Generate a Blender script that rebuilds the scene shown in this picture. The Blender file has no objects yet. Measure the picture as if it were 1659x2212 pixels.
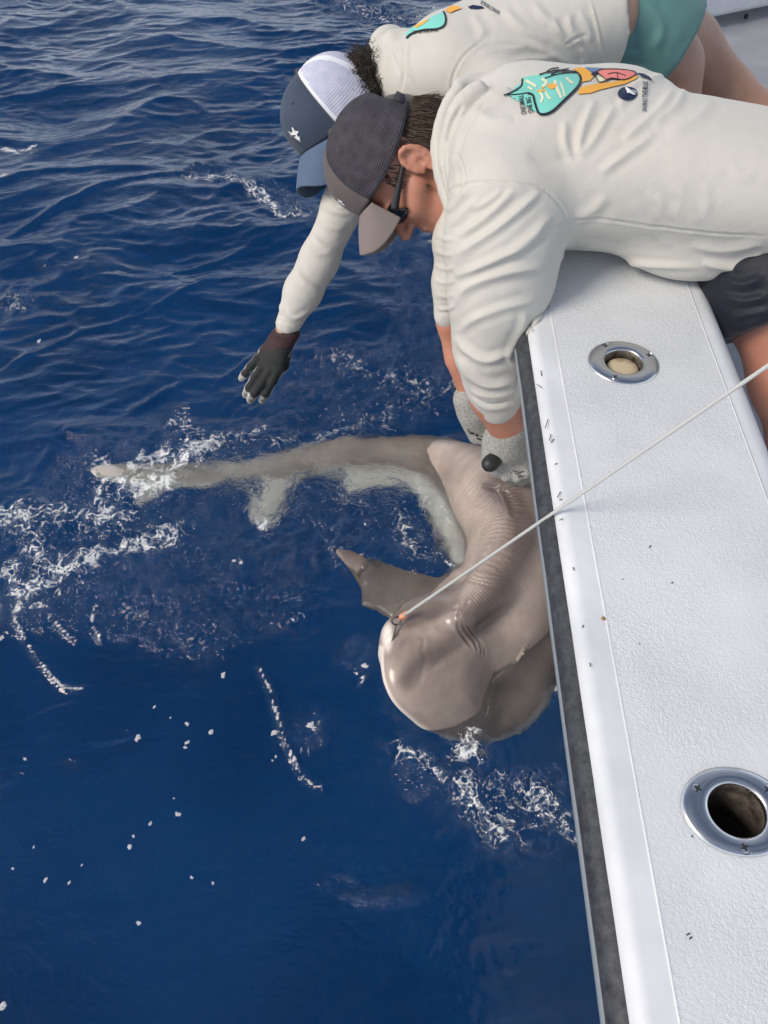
import bpy, bmesh, math, random
import numpy as np
from mathutils import Vector, Matrix
from mathutils.bvhtree import BVHTree

random.seed(7)
rng = np.random.default_rng(11)
scene = bpy.context.scene
COL = scene.collection

# ------------------------------------------------------------------ camera
CAM_Z = 1.33
PITCH = math.radians(53.7)
YAW = math.radians(1.2)
FPX = 1548.0
cam_data = bpy.data.cameras.new('camera')
cam = bpy.data.objects.new('camera', cam_data)
COL.objects.link(cam)
cam.location = (0, 0, CAM_Z)
cam.rotation_euler = (math.pi / 2 - PITCH, 0, YAW)
cam_data.sensor_fit = 'VERTICAL'
cam_data.sensor_height = 36.0
cam_data.sensor_width = 27.0
cam_data.lens = FPX / 2212 * 36.0
cam_data.clip_start = 0.02
cam_data.clip_end = 6000
scene.camera = cam

# ------------------------------------------------------------------ sky, sun, exposure
SUN_EL = math.radians(42)
SUN_AZ = math.radians(245)      # compass style angle of the sun measured from +Y towards +X
world = bpy.data.worlds.new('World')
scene.world = world
world.use_nodes = True
wn = world.node_tree.nodes
wl = world.node_tree.links
for n in list(wn):
    wn.remove(n)
w_out = wn.new('ShaderNodeOutputWorld')
w_bg = wn.new('ShaderNodeBackground')
w_sky = wn.new('ShaderNodeTexSky')
w_sky.sky_type = 'NISHITA'
w_sky.sun_disc = False
w_sky.sun_elevation = SUN_EL
w_sky.sun_rotation = SUN_AZ
w_sky.air_density = 1.0
w_sky.dust_density = 1.5
w_sky.ozone_density = 1.0
# thin broken cloud over the blue
w_tc = wn.new('ShaderNodeTexCoord')
w_map = wn.new('ShaderNodeMapping')
w_map.inputs['Scale'].default_value = (1.0, 1.0, 2.6)
w_noise = wn.new('ShaderNodeTexNoise')
w_noise.inputs['Scale'].default_value = 2.2
w_noise.inputs['Detail'].default_value = 7
w_noise.inputs['Roughness'].default_value = 0.55
w_ramp = wn.new('ShaderNodeValToRGB')
w_ramp.color_ramp.elements[0].position = 0.48
w_ramp.color_ramp.elements[0].color = (0.0, 0.0, 0.0, 1)
w_ramp.color_ramp.elements[1].position = 0.76
w_ramp.color_ramp.elements[1].color = (0.6, 0.6, 0.6, 1)
w_mix = wn.new('ShaderNodeMixRGB')
w_mix.inputs['Color2'].default_value = (10.5, 10.8, 11.4, 1)
wl.new(w_tc.outputs['Generated'], w_map.inputs['Vector'])
wl.new(w_map.outputs['Vector'], w_noise.inputs['Vector'])
wl.new(w_noise.outputs['Fac'], w_ramp.inputs['Fac'])
wl.new(w_ramp.outputs['Color'], w_mix.inputs['Fac'])
wl.new(w_sky.outputs['Color'], w_mix.inputs['Color1'])
# bright hazy band of cloud low over the sea, all the way round
w_sep = wn.new('ShaderNodeSeparateXYZ')
w_mr = wn.new('ShaderNodeMapRange')
w_mr.interpolation_type = 'SMOOTHSTEP'
w_mr.inputs['From Min'].default_value = 0.86
w_mr.inputs['From Max'].default_value = 0.05
w_mr.inputs['To Min'].default_value = 0.0
w_mr.inputs['To Max'].default_value = 0.85
w_mul = wn.new('ShaderNodeMath')
w_mul.operation = 'MULTIPLY'
w_add = wn.new('ShaderNodeMath')
w_add.operation = 'MULTIPLY_ADD'
w_add.inputs[1].default_value = 0.75
w_add.inputs[2].default_value = 0.35
w_hz = wn.new('ShaderNodeMixRGB')
w_hz.inputs['Color2'].default_value = (27.0, 28.2, 30.5, 1)
wl.new(w_tc.outputs['Generated'], w_sep.inputs['Vector'])
wl.new(w_sep.outputs['Z'], w_mr.inputs['Value'])
wl.new(w_ramp.outputs['Color'], w_add.inputs[0])
wl.new(w_mr.outputs[0], w_mul.inputs[0])
wl.new(w_add.outputs[0], w_mul.inputs[1])
wl.new(w_mul.outputs[0], w_hz.inputs['Fac'])
wl.new(w_mix.outputs['Color'], w_hz.inputs['Color1'])
wl.new(w_hz.outputs['Color'], w_bg.inputs['Color'])
w_bg.inputs['Strength'].default_value = 0.10
wl.new(w_bg.outputs['Background'], w_out.inputs['Surface'])

sun_data = bpy.data.lights.new('sun', 'SUN')
sun = bpy.data.objects.new('sun', sun_data)
COL.objects.link(sun)
sun_data.energy = 2.9
sun_data.angle = math.radians(20)
sun_data.color = (1.0, 0.90, 0.77)
to_sun = Vector((math.sin(SUN_AZ) * math.cos(SUN_EL), math.cos(SUN_AZ) * math.cos(SUN_EL), math.sin(SUN_EL)))
sun.rotation_euler = to_sun.to_track_quat('Z', 'Y').to_euler()

scene.view_settings.view_transform = 'Standard'
scene.view_settings.look = 'None'
scene.view_settings.gamma = 1.0
scene.view_settings.use_curve_mapping = False
scene.view_settings.exposure = -0.08
scene.render.engine = 'CYCLES'
cy = scene.cycles
cy.use_denoising = True
try:
    cy.denoiser = 'OPENIMAGEDENOISE'
except Exception:
    pass
cy.max_bounces = 8
cy.diffuse_bounces = 3
cy.glossy_bounces = 4
cy.transmission_bounces = 6
cy.transparent_max_bounces = 8
cy.sample_clamp_indirect = 6.0
cy.blur_glossy = 0.5
cy.caustics_reflective = False
cy.caustics_refractive = True

# ------------------------------------------------------------------ picture <-> place
RM = np.array(cam.rotation_euler.to_matrix())     # columns: right, up, back
CAMP = np.array([0.0, 0.0, CAM_Z])


def ray(px, py):
    c = np.array([(px - 829.5) / FPX, -(py - 1106.0) / FPX, -1.0])
    return RM @ c


def P(px, py, d):
    """place seen at (px, py) of the 1659 x 2212 photograph, d metres along the view axis"""
    return CAMP + ray(px, py) * d


def PZ(px, py, z):
    r = ray(px, py)
    return CAMP + r * ((z - CAM_Z) / r[2])


def project(v):
    c = (v - CAMP) @ RM
    d = -c[:, 2]
    return 829.5 + FPX * c[:, 0] / d, 1106.0 - FPX * c[:, 1] / d, d


def viewdir(px, py, x, y, z):
    """direction given right / up / towards the viewer along the sight line through a picture point"""
    bk = -ray(px, py)
    bk /= np.linalg.norm(bk)
    upv = RM @ np.array([0.0, 1.0, 0.0])
    upv = upv - bk * (upv @ bk)
    upv /= np.linalg.norm(upv)
    rt = np.cross(upv, bk)
    v = rt * x + upv * y + bk * z
    return v / np.linalg.norm(v)


def camdir(x, y, z):
    v = RM @ np.array([x, y, z], float)
    return v / np.linalg.norm(v)


# ------------------------------------------------------------------ object helpers
def tag(o, label=None, cat=None, group=None, kind=None):
    if label:
        o['label'] = label
    if cat:
        o['category'] = cat
    if group:
        o['group'] = group
    if kind:
        o['kind'] = kind
    return o


def empty(name, loc):
    o = bpy.data.objects.new(name, None)
    o.location = tuple(loc)
    o.empty_display_size = 0.05
    COL.objects.link(o)
    return o


def link(name, me, mats, parent=None, smooth=True):
    o = bpy.data.objects.new(name, me)
    COL.objects.link(o)
    if not isinstance(mats, (list, tuple)):
        mats = [mats]
    for m in mats:
        if m is not None:
            me.materials.append(m)
    if smooth and len(me.polygons):
        me.polygons.foreach_set('use_smooth', np.ones(len(me.polygons), bool))
    if parent is not None:
        o.parent = parent
        if parent.type == 'EMPTY':
            o.matrix_parent_inverse = Matrix.Translation(-parent.location)
    return o


def np_mesh(name, v, f, midx=None):
    me = bpy.data.meshes.new(name)
    v = np.asarray(v, np.float32)
    f = np.asarray(f, np.int32)
    n, k = f.shape
    me.vertices.add(len(v))
    me.vertices.foreach_set('co', v.ravel())
    me.loops.add(n * k)
    me.loops.foreach_set('vertex_index', f.ravel())
    me.polygons.add(n)
    me.polygons.foreach_set('loop_start', np.arange(0, n * k, k, dtype=np.int32))
    me.update(calc_edges=True)
    if midx is not None:
        me.polygons.foreach_set('material_index', np.asarray(midx, np.int32))
    me.validate()
    return me


def attr(me, name, vals):
    a = me.attributes.new(name, 'FLOAT', 'POINT')
    a.data.foreach_set('value', np.asarray(vals, np.float32))


def from_bm(name, bm, mats, parent=None, smooth=True):
    me = bpy.data.meshes.new(name)
    bm.normal_update()
    bm.to_mesh(me)
    bm.free()
    return link(name, me, mats, parent, smooth)


def evaluated(o):
    dg = bpy.context.evaluated_depsgraph_get()
    me = bpy.data.meshes.new_from_object(o.evaluated_get(dg))
    o.modifiers.clear()
    old = o.data
    o.data = me
    bpy.data.meshes.remove(old)
    return me


def verts_of(me):
    v = np.empty(len(me.vertices) * 3, np.float32)
    me.vertices.foreach_get('co', v)
    return v.reshape(-1, 3).astype(float)


def normals_of(me):
    v = np.empty(len(me.vertices) * 3, np.float32)
    me.vertex_normals.foreach_get('vector', v)
    return v.reshape(-1, 3).astype(float)


def set_verts(me, v):
    me.vertices.foreach_set('co', np.asarray(v, np.float32).ravel())
    me.update()


def grid_faces(nu, nv, wrap_u=False):
    """faces of a grid with index u*nv+v"""
    iu = np.arange(nu if wrap_u else nu - 1)
    iv = np.arange(nv - 1)
    a, b = np.meshgrid(iu, iv, indexing='ij')
    a2 = (a + 1) % nu
    return np.stack([a * nv + b, a2 * nv + b, a2 * nv + b + 1, a * nv + b + 1], -1).reshape(-1, 4)


def tube(pts, radii, n=10, caps=True):
    """closed tube mesh (verts, quads) along pts"""
    pts = np.asarray(pts, float)
    m = len(pts)
    if np.isscalar(radii):
        radii = np.full(m, radii)
    t = np.gradient(pts, axis=0)
    t /= np.linalg.norm(t, axis=1)[:, None] + 1e-12
    ref = np.array([0.0, 0.0, 1.0]) if abs(t[0][2]) < 0.9 else np.array([1.0, 0, 0])
    vs = []
    nrm = np.cross(t[0], ref)
    nrm /= np.linalg.norm(nrm)
    for i in range(m):
        nrm = nrm - t[i] * np.dot(nrm, t[i])
        nrm /= np.linalg.norm(nrm) + 1e-12
        bn = np.cross(t[i], nrm)
        a = np.arange(n) / n * 2 * math.pi
        vs.append(pts[i] + radii[i] * (np.cos(a)[:, None] * nrm + np.sin(a)[:, None] * bn))
    v = np.concatenate(vs)
    f = []
    for i in range(m - 1):
        for k in range(n):
            k2 = (k + 1) % n
            f.append((i * n + k, i * n + k2, (i + 1) * n + k2, (i + 1) * n + k))
    if caps:
        c0, c1 = len(v), len(v) + 1
        v = np.concatenate([v, pts[:1], pts[-1:]])
        for k in range(0, n, 2):
            k1, k2 = (k + 1) % n, (k + 2) % n
            f.append((c0, k2, k1, k))
            b = (m - 1) * n
            f.append((c1, b + k, b + k1, b + k2))
    return v, np.array(f, int)


def spline(pts, n):
    """Catmull-Rom through pts (any dimension), n samples"""
    p = np.asarray(pts, float)
    p = np.vstack([2 * p[0] - p[1], p, 2 * p[-1] - p[-2]])
    m = len(p) - 3
    t = np.linspace(0, m - 1e-9, n)
    i = t.astype(int)
    u = (t - i)[:, None]
    a, b, c, d = p[i], p[i + 1], p[i + 2], p[i + 3]
    return 0.5 * (2 * b + (c - a) * u + (2 * a - 5 * b + 4 * c - d) * u ** 2 + (3 * b - a - 3 * c + d) * u ** 3)


# ------------------------------------------------------------------ noise
_perm = rng.permutation(256)
_perm = np.concatenate([_perm, _perm, _perm])
_g3 = rng.normal(size=(256, 3))
_g3 /= np.linalg.norm(_g3, axis=1)[:, None]


def noise3(p):
    p = np.asarray(p, float)
    i = np.floor(p).astype(int)
    f = p - i
    u = f * f * f * (f * (f * 6 - 15) + 10)
    i &= 255
    out = 0
    for dx in (0, 1):
        wx = u[:, 0] if dx else 1 - u[:, 0]
        for dy in (0, 1):
            wy = u[:, 1] if dy else 1 - u[:, 1]
            for dz in (0, 1):
                wz = u[:, 2] if dz else 1 - u[:, 2]
                h = _perm[_perm[_perm[i[:, 0] + dx] + i[:, 1] + dy] + i[:, 2] + dz]
                g = _g3[h]
                out = out + wx * wy * wz * (g[:, 0] * (f[:, 0] - dx) + g[:, 1] * (f[:, 1] - dy) + g[:, 2] * (f[:, 2] - dz))
    return out


def noise2(x, y, seed=0.0):
    return noise3(np.stack([x, y, np.full_like(x, seed * 3.7 + 0.37)], -1))


def fbm3(p, octv=3, gain=0.5):
    s, a = 0, 1.0
    for k in range(octv):
        s = s + a * noise3(p * (2.0 ** k) + 17.1 * k)
        a *= gain
    return s


def sstep(a, b, x):
    t = np.clip((x - a) / (b - a), 0, 1)
    return t * t * (3 - 2 * t)


# ------------------------------------------------------------------ signed distance modelling
class Field:
    """smooth union of simple shapes on a grid, meshed with surface nets"""

    def __init__(self, h, k=0.02):
        self.h, self.k, self.pr = h, k, []

    def add(self, fn, lo, hi, k=None, op='u'):
        self.pr.append((fn, np.array(lo, float), np.array(hi, float), self.k if k is None else k, op))

    def cone(self, a, ra, b, rb, k=None, op='u'):
        a, b = np.array(a, float), np.array(b, float)

        def fn(p):
            ab = b - a
            t = np.clip(((p - a) @ ab) / (ab @ ab + 1e-12), 0, 1)
            return np.linalg.norm(p - a - t[..., None] * ab, axis=-1) - (ra + (rb - ra) * t)
        r = max(ra, rb)
        self.add(fn, np.minimum(a, b) - r, np.maximum(a, b) + r, k, op)

    def chain(self, pts, radii, k=None, op='u'):
        for i in range(len(pts) - 1):
            self.cone(pts[i], radii[i], pts[i + 1], radii[i + 1], k, op)

    def ell(self, c, axes, rad, k=None, op='u'):
        c = np.array(c, float)
        A = np.array(axes, float)
        rad = np.array(rad, float)

        def fn(p):
            q = ((p - c) @ A.T) / rad
            n = np.linalg.norm(q, axis=-1)
            g = np.linalg.norm(q / rad, axis=-1)
            return n * (n - 1) / (g + 1e-9)
        e = np.sqrt(((A * rad[:, None]) ** 2).sum(0))
        self.add(fn, c - e, c + e, k, op)

    def etube(self, pts, ra, rb, la, k=None):
        """elliptical tube: semi axis ra along la, rb across"""
        pts = np.asarray(pts, float)
        la = np.array(la, float)

        def fn(p):
            best = np.full(p.shape[:-1], 9.0)
            for i in range(len(pts) - 1):
                a, b = pts[i], pts[i + 1]
                ab = b - a
                t = np.clip(((p - a) @ ab) / (ab @ ab), 0, 1)
                q = p - a - t[..., None] * ab
                A = ra[i] + (ra[i + 1] - ra[i]) * t
                B = rb[i] + (rb[i + 1] - rb[i]) * t
                tv = ab / np.linalg.norm(ab)
                l = la - tv * (la @ tv)
                l /= np.linalg.norm(l)
                dl = q @ l
                dr = np.linalg.norm(q - dl[..., None] * l, axis=-1)
                n = np.sqrt((dl / A) ** 2 + (dr / B) ** 2)
                g = np.sqrt((dl / A ** 2) ** 2 + (dr / B ** 2) ** 2)
                d = n * (n - 1) / (g + 1e-6)
                d = np.where(n < 1e-4, -np.minimum(A, B), d)
                best = np.minimum(best, d)
            return best
        r = max(max(ra), max(rb))
        self.add(fn, pts.min(0) - r, pts.max(0) + r, k)

    def plate(self, poly, e1, e2, org, thick, edge=0.25, k=None):
        """thin foil: polygon in the plane (org, e1, e2), thick in the middle, thin at the rim"""
        poly = np.asarray(poly, float)
        e1, e2, org = np.array(e1, float), np.array(e2, float), np.array(org, float)
        nn = np.cross(e1, e2)
        nn /= np.linalg.norm(nn)

        def fn(p):
            x, y = (p - org) @ e1, (p - org) @ e2
            z = (p - org) @ nn
            d = np.full(x.shape, 1e9)
            inside = np.zeros(x.shape, bool)
            m = len(poly)
            for i in range(m):
                x0, y0 = poly[i]
                x1, y1 = poly[(i + 1) % m]
                ex, ey = x1 - x0, y1 - y0
                t = np.clip(((x - x0) * ex + (y - y0) * ey) / (ex * ex + ey * ey + 1e-12), 0, 1)
                d = np.minimum(d, (x - x0 - t * ex) ** 2 + (y - y0 - t * ey) ** 2)
                c = ((y0 > y) != (y1 > y))
                with np.errstate(divide='ignore', invalid='ignore'):
                    xi = (x1 - x0) * (y - y0) / (y1 - y0 + 1e-15) + x0
                inside ^= c & (x < xi)
            d = np.sqrt(d)
            d = np.where(inside, -d, d)
            th = np.clip(0.0035 - edge * d, 0.002, thick)
            return np.maximum(d, np.abs(z) - th) * 0.9
        w = org + poly[:, :1] * e1 + poly[:, 1:] * e2
        self.add(fn, w.min(0) - thick, w.max(0) + thick, k)

    def mesh(self, cut=None):
        h = self.h
        pos = [q for q in self.pr if q[4] == 'u']
        lo = np.min([q[1] - q[3] for q in pos], 0) - 3 * h
        hi = np.max([q[2] + q[3] for q in pos], 0) + 3 * h
        n = np.ceil((hi - lo) / h).astype(int) + 1
        F = np.full(tuple(n), 0.5, np.float32)
        for fn, a, b, k, op in self.pr:
            m = k + 2 * h
            i0 = np.clip(np.floor((a - m - lo) / h).astype(int), 0, n - 1)
            i1 = np.clip(np.ceil((b + m - lo) / h).astype(int) + 1, 1, n)
            if (i1 <= i0).any():
                continue
            ax = [lo[j] + h * np.arange(i0[j], i1[j]) for j in range(3)]
            g = np.stack(np.meshgrid(*ax, indexing='ij'), -1)
            d = fn(g)
            S = F[i0[0]:i1[0], i0[1]:i1[1], i0[2]:i1[2]]
            kk = max(k, 1e-6)
            if op == 'u':
                hh = np.maximum(kk - np.abs(S - d), 0) / kk
                S[...] = np.minimum(S, d) - hh * hh * kk * 0.25
            else:
                hh = np.maximum(kk - np.abs(S + d), 0) / kk
                S[...] = np.maximum(S, -d) + hh * hh * kk * 0.25
        if cut is not None:
            ax = [lo[j] + h * np.arange(n[j]) for j in range(3)]
            g = np.stack(np.meshgrid(*ax, indexing='ij'), -1)
            F = cut(g, F)
        return nets(F, lo, h)


def nets(F, lo, h):
    ins = F < 0
    c = [ins[dx:ins.shape[0] - 1 + dx, dy:ins.shape[1] - 1 + dy, dz:ins.shape[2] - 1 + dz]
         for dx in (0, 1) for dy in (0, 1) for dz in (0, 1)]
    s = sum(x.astype(np.int8) for x in c)
    act = (s > 0) & (s < 8)
    I = np.argwhere(act)
    idx = np.full(act.shape, -1, np.int64)
    idx[act] = np.arange(len(I))
    corners = [(dx, dy, dz) for dx in (0, 1) for dy in (0, 1) for dz in (0, 1)]
    val = {cc: F[I[:, 0] + cc[0], I[:, 1] + cc[1], I[:, 2] + cc[2]].astype(float) for cc in corners}
    acc = np.zeros((len(I), 3))
    cnt = np.zeros(len(I))
    for a in corners:
        for ax in range(3):
            if a[ax] == 0:
                b = list(a)
                b[ax] = 1
                va, vb = val[a], val[tuple(b)]
                m = (va < 0) != (vb < 0)
                t = np.where(m, va / np.where(m, va - vb, 1), 0)
                p = np.tile(np.array(a, float), (len(I), 1))
                p[:, ax] += t
                acc += p * m[:, None]
                cnt += m
    V = lo + h * (I + acc / cnt[:, None])
    faces = []
    for ax in range(3):
        sl0 = [slice(None)] * 3
        sl1 = [slice(None)] * 3
        sl0[ax] = slice(0, -1)
        sl1[ax] = slice(1, None)
        a, b = ins[tuple(sl0)], ins[tuple(sl1)]
        for flip, mk in ((False, a & ~b), (True, ~a & b)):
            E = np.argwhere(mk)
            u, w = (ax + 1) % 3, (ax + 2) % 3
            E = E[(E[:, u] > 0) & (E[:, w] > 0) & (E[:, u] < F.shape[u] - 1) & (E[:, w] < F.shape[w] - 1)]
            if not len(E):
                continue
            q = []
            for du, dw in ((-1, -1), (0, -1), (0, 0), (-1, 0)):
                e = E.copy()
                e[:, u] += du
                e[:, w] += dw
                q.append(idx[e[:, 0], e[:, 1], e[:, 2]])
            q = np.stack(q, -1)
            if flip:
                q = q[:, ::-1]
            faces.append(q)
    f = np.concatenate(faces)
    f = f[(f >= 0).all(1)]
    return V, f


def relax(v, f, it=2, lam=0.5):
    e = np.concatenate([f[:, [0, 1]], f[:, [1, 2]], f[:, [2, 3]], f[:, [3, 0]]])
    for _ in range(it):
        acc = np.zeros_like(v)
        cnt = np.zeros(len(v))
        for a, b in ((0, 1), (1, 0)):
            for j in range(3):
                acc[:, j] += np.bincount(e[:, a], v[e[:, b], j], len(v))
            cnt += np.bincount(e[:, a], minlength=len(v))
        v = v + lam * (acc / np.maximum(cnt, 1)[:, None] - v)
    return v


def subdiv(name, v, f, mats, parent, level=1):
    me = np_mesh(name, v, f)
    o = link(name, me, mats, parent)
    if level:
        md = o.modifiers.new('s', 'SUBSURF')
        md.levels = level
        md.render_levels = level
        me = evaluated(o)
        me.polygons.foreach_set('use_smooth', np.ones(len(me.polygons), bool))
    return o


def seg_dist(px, py, poly):
    """distance in the picture to a polyline and position 0..1 along it"""
    poly = np.asarray(poly, float)
    L = np.concatenate([[0], np.cumsum(np.linalg.norm(np.diff(poly, axis=0), axis=1))])
    best = np.full(px.shape, 1e9)
    pos = np.zeros(px.shape)
    for i in range(len(poly) - 1):
        a, b = poly[i], poly[i + 1]
        ab = b - a
        t = np.clip(((px - a[0]) * ab[0] + (py - a[1]) * ab[1]) / (ab @ ab + 1e-9), 0, 1)
        d = np.hypot(px - a[0] - t * ab[0], py - a[1] - t * ab[1])
        m = d < best
        best = np.where(m, d, best)
        pos = np.where(m, (L[i] + t * (L[i + 1] - L[i])) / L[-1], pos)
    return best, pos


def folds(me, lines):
    """press cloth folds into a surface; lines: (points where the fold runs, half width px, height m)"""
    v = verts_of(me)
    n = normals_of(me)
    px, py, d = project(v)
    view = (CAMP - v)
    view /= np.linalg.norm(view, axis=1)[:, None]
    face = sstep(-0.25, 0.15, (n * view).sum(1))
    off = np.zeros(len(v))
    for pts, w, amp in lines:
        sp = spline(pts, max(12, 6 * len(pts))) if len(pts) > 2 else np.array(pts, float)
        dd, t = seg_dist(px, py, sp)
        tp = np.clip(np.minimum(t, 1 - t) * 5, 0, 1) ** 0.6
        g = np.exp(-(dd / w) ** 1.35) - 0.35 * np.exp(-((dd - 2.0 * w) / (1.1 * w)) ** 2)
        off += amp * tp * g
    v = v + n * (off * face)[:, None]
    set_verts(me, v)


# ------------------------------------------------------------------ materials
def mat(name, col, rough=0.6, spec=0.5, metal=0.0):
    m = bpy.data.materials.new(name)
    m.use_nodes = True
    b = m.node_tree.nodes['Principled BSDF']
    b.inputs['Base Color'].default_value = (*col, 1)
    b.inputs['Roughness'].default_value = rough
    b.inputs['Specular IOR Level'].default_value = spec
    b.inputs['Metallic'].default_value = metal
    return m


def N(m, t, **kw):
    n = m.node_tree.nodes.new(t)
    for k, val in kw.items():
        if k in n.inputs:
            n.inputs[k].default_value = val
        else:
            setattr(n, k, val)
    return n


def L(m, a, b):
    m.node_tree.links.new(a, b)


def bsdf(m):
    return m.node_tree.nodes['Principled BSDF']


def add_noise_color(m, c1, c2, scale, detail=4, rough=0.6, p0=0.35, p1=0.65):
    tc = N(m, 'ShaderNodeTexCoord')
    nz = N(m, 'ShaderNodeTexNoise')
    nz.inputs['Scale'].default_value = scale
    nz.inputs['Detail'].default_value = detail
    nz.inputs['Roughness'].default_value = rough
    rp = N(m, 'ShaderNodeValToRGB')
    rp.color_ramp.elements[0].position = p0
    rp.color_ramp.elements[1].position = p1
    rp.color_ramp.elements[0].color = (*c1, 1)
    rp.color_ramp.elements[1].color = (*c2, 1)
    L(m, tc.outputs['Object'], nz.inputs['Vector'])
    L(m, nz.outputs['Fac'], rp.inputs['Fac'])
    L(m, rp.outputs['Color'], bsdf(m).inputs['Base Color'])
    return tc, nz, rp


def add_bump(m, height_socket, strength, dist):
    b = N(m, 'ShaderNodeBump')
    b.inputs['Strength'].default_value = strength
    b.inputs['Distance'].default_value = dist
    L(m, height_socket, b.inputs['Height'])
    prev = bsdf(m).inputs['Normal']
    if prev.links:
        L(m, prev.links[0].from_socket, b.inputs['Normal'])
    L(m, b.outputs['Normal'], bsdf(m).inputs['Normal'])
    return b


def noise_bump(m, scale, strength, dist, detail=2):
    tc = N(m, 'ShaderNodeTexCoord')
    nz = N(m, 'ShaderNodeTexNoise')
    nz.inputs['Scale'].default_value = scale
    nz.inputs['Detail'].default_value = detail
    L(m, tc.outputs['Object'], nz.inputs['Vector'])
    return add_bump(m, nz.outputs['Fac'], strength, dist)
# ================================================================== the sea
def px_poly(pts, z=0.0):
    return np.array([PZ(x, y, z)[:2] for x, y in pts])


def stroke(X, Y, pts, w, z=0.0):
    """soft mask 0..1 round a line given in the photograph, on the water plane; w in photograph px"""
    q = spline(pts, 4 * len(pts) + 4) if len(pts) > 2 else np.array(pts, float)
    wp = px_poly(q, z)
    dm = np.linalg.norm(PZ(q[len(q) // 2][0], q[len(q) // 2][1], z) - CAMP)
    wm = w * dm / FPX
    dd, t = seg_dist(X, Y, wp)
    return np.exp(-(dd / wm) ** 2) * np.clip(np.minimum(t, 1 - t) * 9 + 0.35, 0, 1)


def axis_steps(lo, hi, step, far):
    core = np.arange(lo, hi + step * 0.5, step)
    out, s, x = [], step, hi
    while x < far:
        s *= 1.33
        x += s
        out.append(x)
    up = np.array(out)
    return np.concatenate([-(up - hi)[::-1] + lo, core, up])


gx = axis_steps(-2.15, 0.62, 0.0062, 3000.0)
gy = axis_steps(-0.12, 4.3, 0.0062, 3000.0)
GX, GY = np.meshgrid(gx, gy, indexing='ij')
X, Y = GX.ravel(), GY.ravel()
near = 1 - sstep(6.0, 14.0, np.hypot(X, Y - 1.5))
core = (np.abs(X) < 8) & (np.abs(Y) < 12)

# where the water is stirred up
CHURN = [
    ([(120, 1010), (300, 1060), (480, 1040), (620, 1010)], 70), ([(30, 1120), (170, 1150), (330, 1130)], 70),
    ([(90, 1290), (240, 1210), (420, 1130)], 45), ([(370, 900), (430, 960), (520, 985)], 40),
    ([(680, 965), (800, 930), (900, 890), (1010, 850)], 55), ([(690, 770), (850, 840), (970, 830)], 60),
    ([(500, 360), (430, 395), (560, 420), (640, 480), (700, 500)], 28), ([(860, 500), (930, 520), (930, 620)], 40),
    ([(860, 1660), (980, 1690), (1100, 1750), (1220, 1700)], 60), ([(1215, 1640), (1230, 1720), (1240, 1800)], 40),
    ([(760, 1080), (850, 1150), (960, 1230)], 60), ([(700, 1130), (760, 1150)], 50),
    ([(0, 1320), (200, 1330), (420, 1380), (640, 1330)], 45), ([(0, 650), (60, 680)], 35),
    ([(990, 1610), (1050, 1630)], 30), ([(700, 10), (800, 40), (900, 60)], 40), ([(700, 1900), (800, 1940), (900, 1930)], 18),
    ([(100, 1060), (500, 1060), (900, 1100)], 170), ([(560, 860), (800, 850), (980, 800)], 110), ([(40, 1180), (300, 1230), (700, 1260)], 120), ([(840, 540), (900, 640), (900, 760)], 60),
    ([(640, 1600), (700, 1580)], 40), ([(540, 1080), (600, 1170)], 45), ([(740, 1400), (800, 1440)], 40),
]
churn = np.zeros(len(X))
xc, yc = X[core], Y[core]
ch = np.zeros(len(xc))
for pts, w in CHURN:
    ch = np.maximum(ch, (0.85 if w > 100 else 1.0) * stroke(xc, yc, pts, w))
churn[core] = ch

# long low swell, then chop stretched across the picture, then ripples
wx = X + 0.12 * noise2(X * 1.1, Y * 1.1, 1) + 0.035 * noise2(X * 3.7, Y * 3.7, 2)
wy = Y + 0.12 * noise2(X * 1.1, Y * 1.1, 3) + 0.035 * noise2(X * 3.7, Y * 3.7, 4)
patch = sstep(-0.25, 0.35, noise2(X * 0.9, Y * 0.9, 9))
farther = sstep(0.5, 2.3, Y)
calm = 0.48 + 0.52 * sstep(0.15, 1.0, Y)


def ridged(a, b, seed):
    return 1 - np.abs(noise2(a, b, seed)) * 2.2


H = 0.026 * noise2(wx * 0.75 + wy * 0.2, wy * 1.25, 5)
H += 0.032 * (0.30 + 0.70 * farther) * calm * ridged(wx * 1.3 + wy * 0.4, wy * 2.7 - wx * 0.4, 6)
H += 0.0200 * calm * (0.45 + 0.55 * patch) * (0.62 + 0.38 * farther) * ridged(wx * 3.4 + wy * 1.0, wy * 7.0 - wx * 1.1, 7)
H += 0.0075 * calm * (0.40 + 0.60 * patch) * (0.60 + 0.40 * farther) * ridged(wx * 8.5 + wy * 2, wy * 18 - wx * 3, 8)
H += 0.0019 * calm * (0.25 + 0.75 * patch) * (0.45 + 0.55 * farther) * ridged(wx * 20, wy * 38 - wx * 6, 10)
# wind-ruffled streaks in the calm water
ruf = np.zeros(len(X))
rr0 = np.zeros(len(xc))
for pts, w, a in [([(-40, 1720), (90, 1680), (210, 1650), (330, 1600)], 30, 1.0), ([(380, 1700), (470, 1670), (560, 1640)], 20, 0.6), ([(0, 1560), (160, 1530)], 24, 0.5), ([(650, 1850), (800, 1815), (1000, 1790)], 24, 0.6),
                  ([(250, 1480), (380, 1440), (520, 1400)], 22, 0.7), ([(880, 2000), (1050, 2060), (1180, 2040)], 50, 0.7), ([(1060, 1900), (1180, 1850)], 45, 0.8), ([(0, 2020), (300, 1950)], 30, 0.35), ([(700, 2100), (1000, 2150)], 40, 0.4)]:
    rr0 = np.maximum(rr0, a * stroke(xc + 0.03 * noise2(xc * 9, yc * 9, 61), yc + 0.03 * noise2(xc * 9, yc * 9, 62), pts, w))
ruf[core] = rr0
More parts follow.
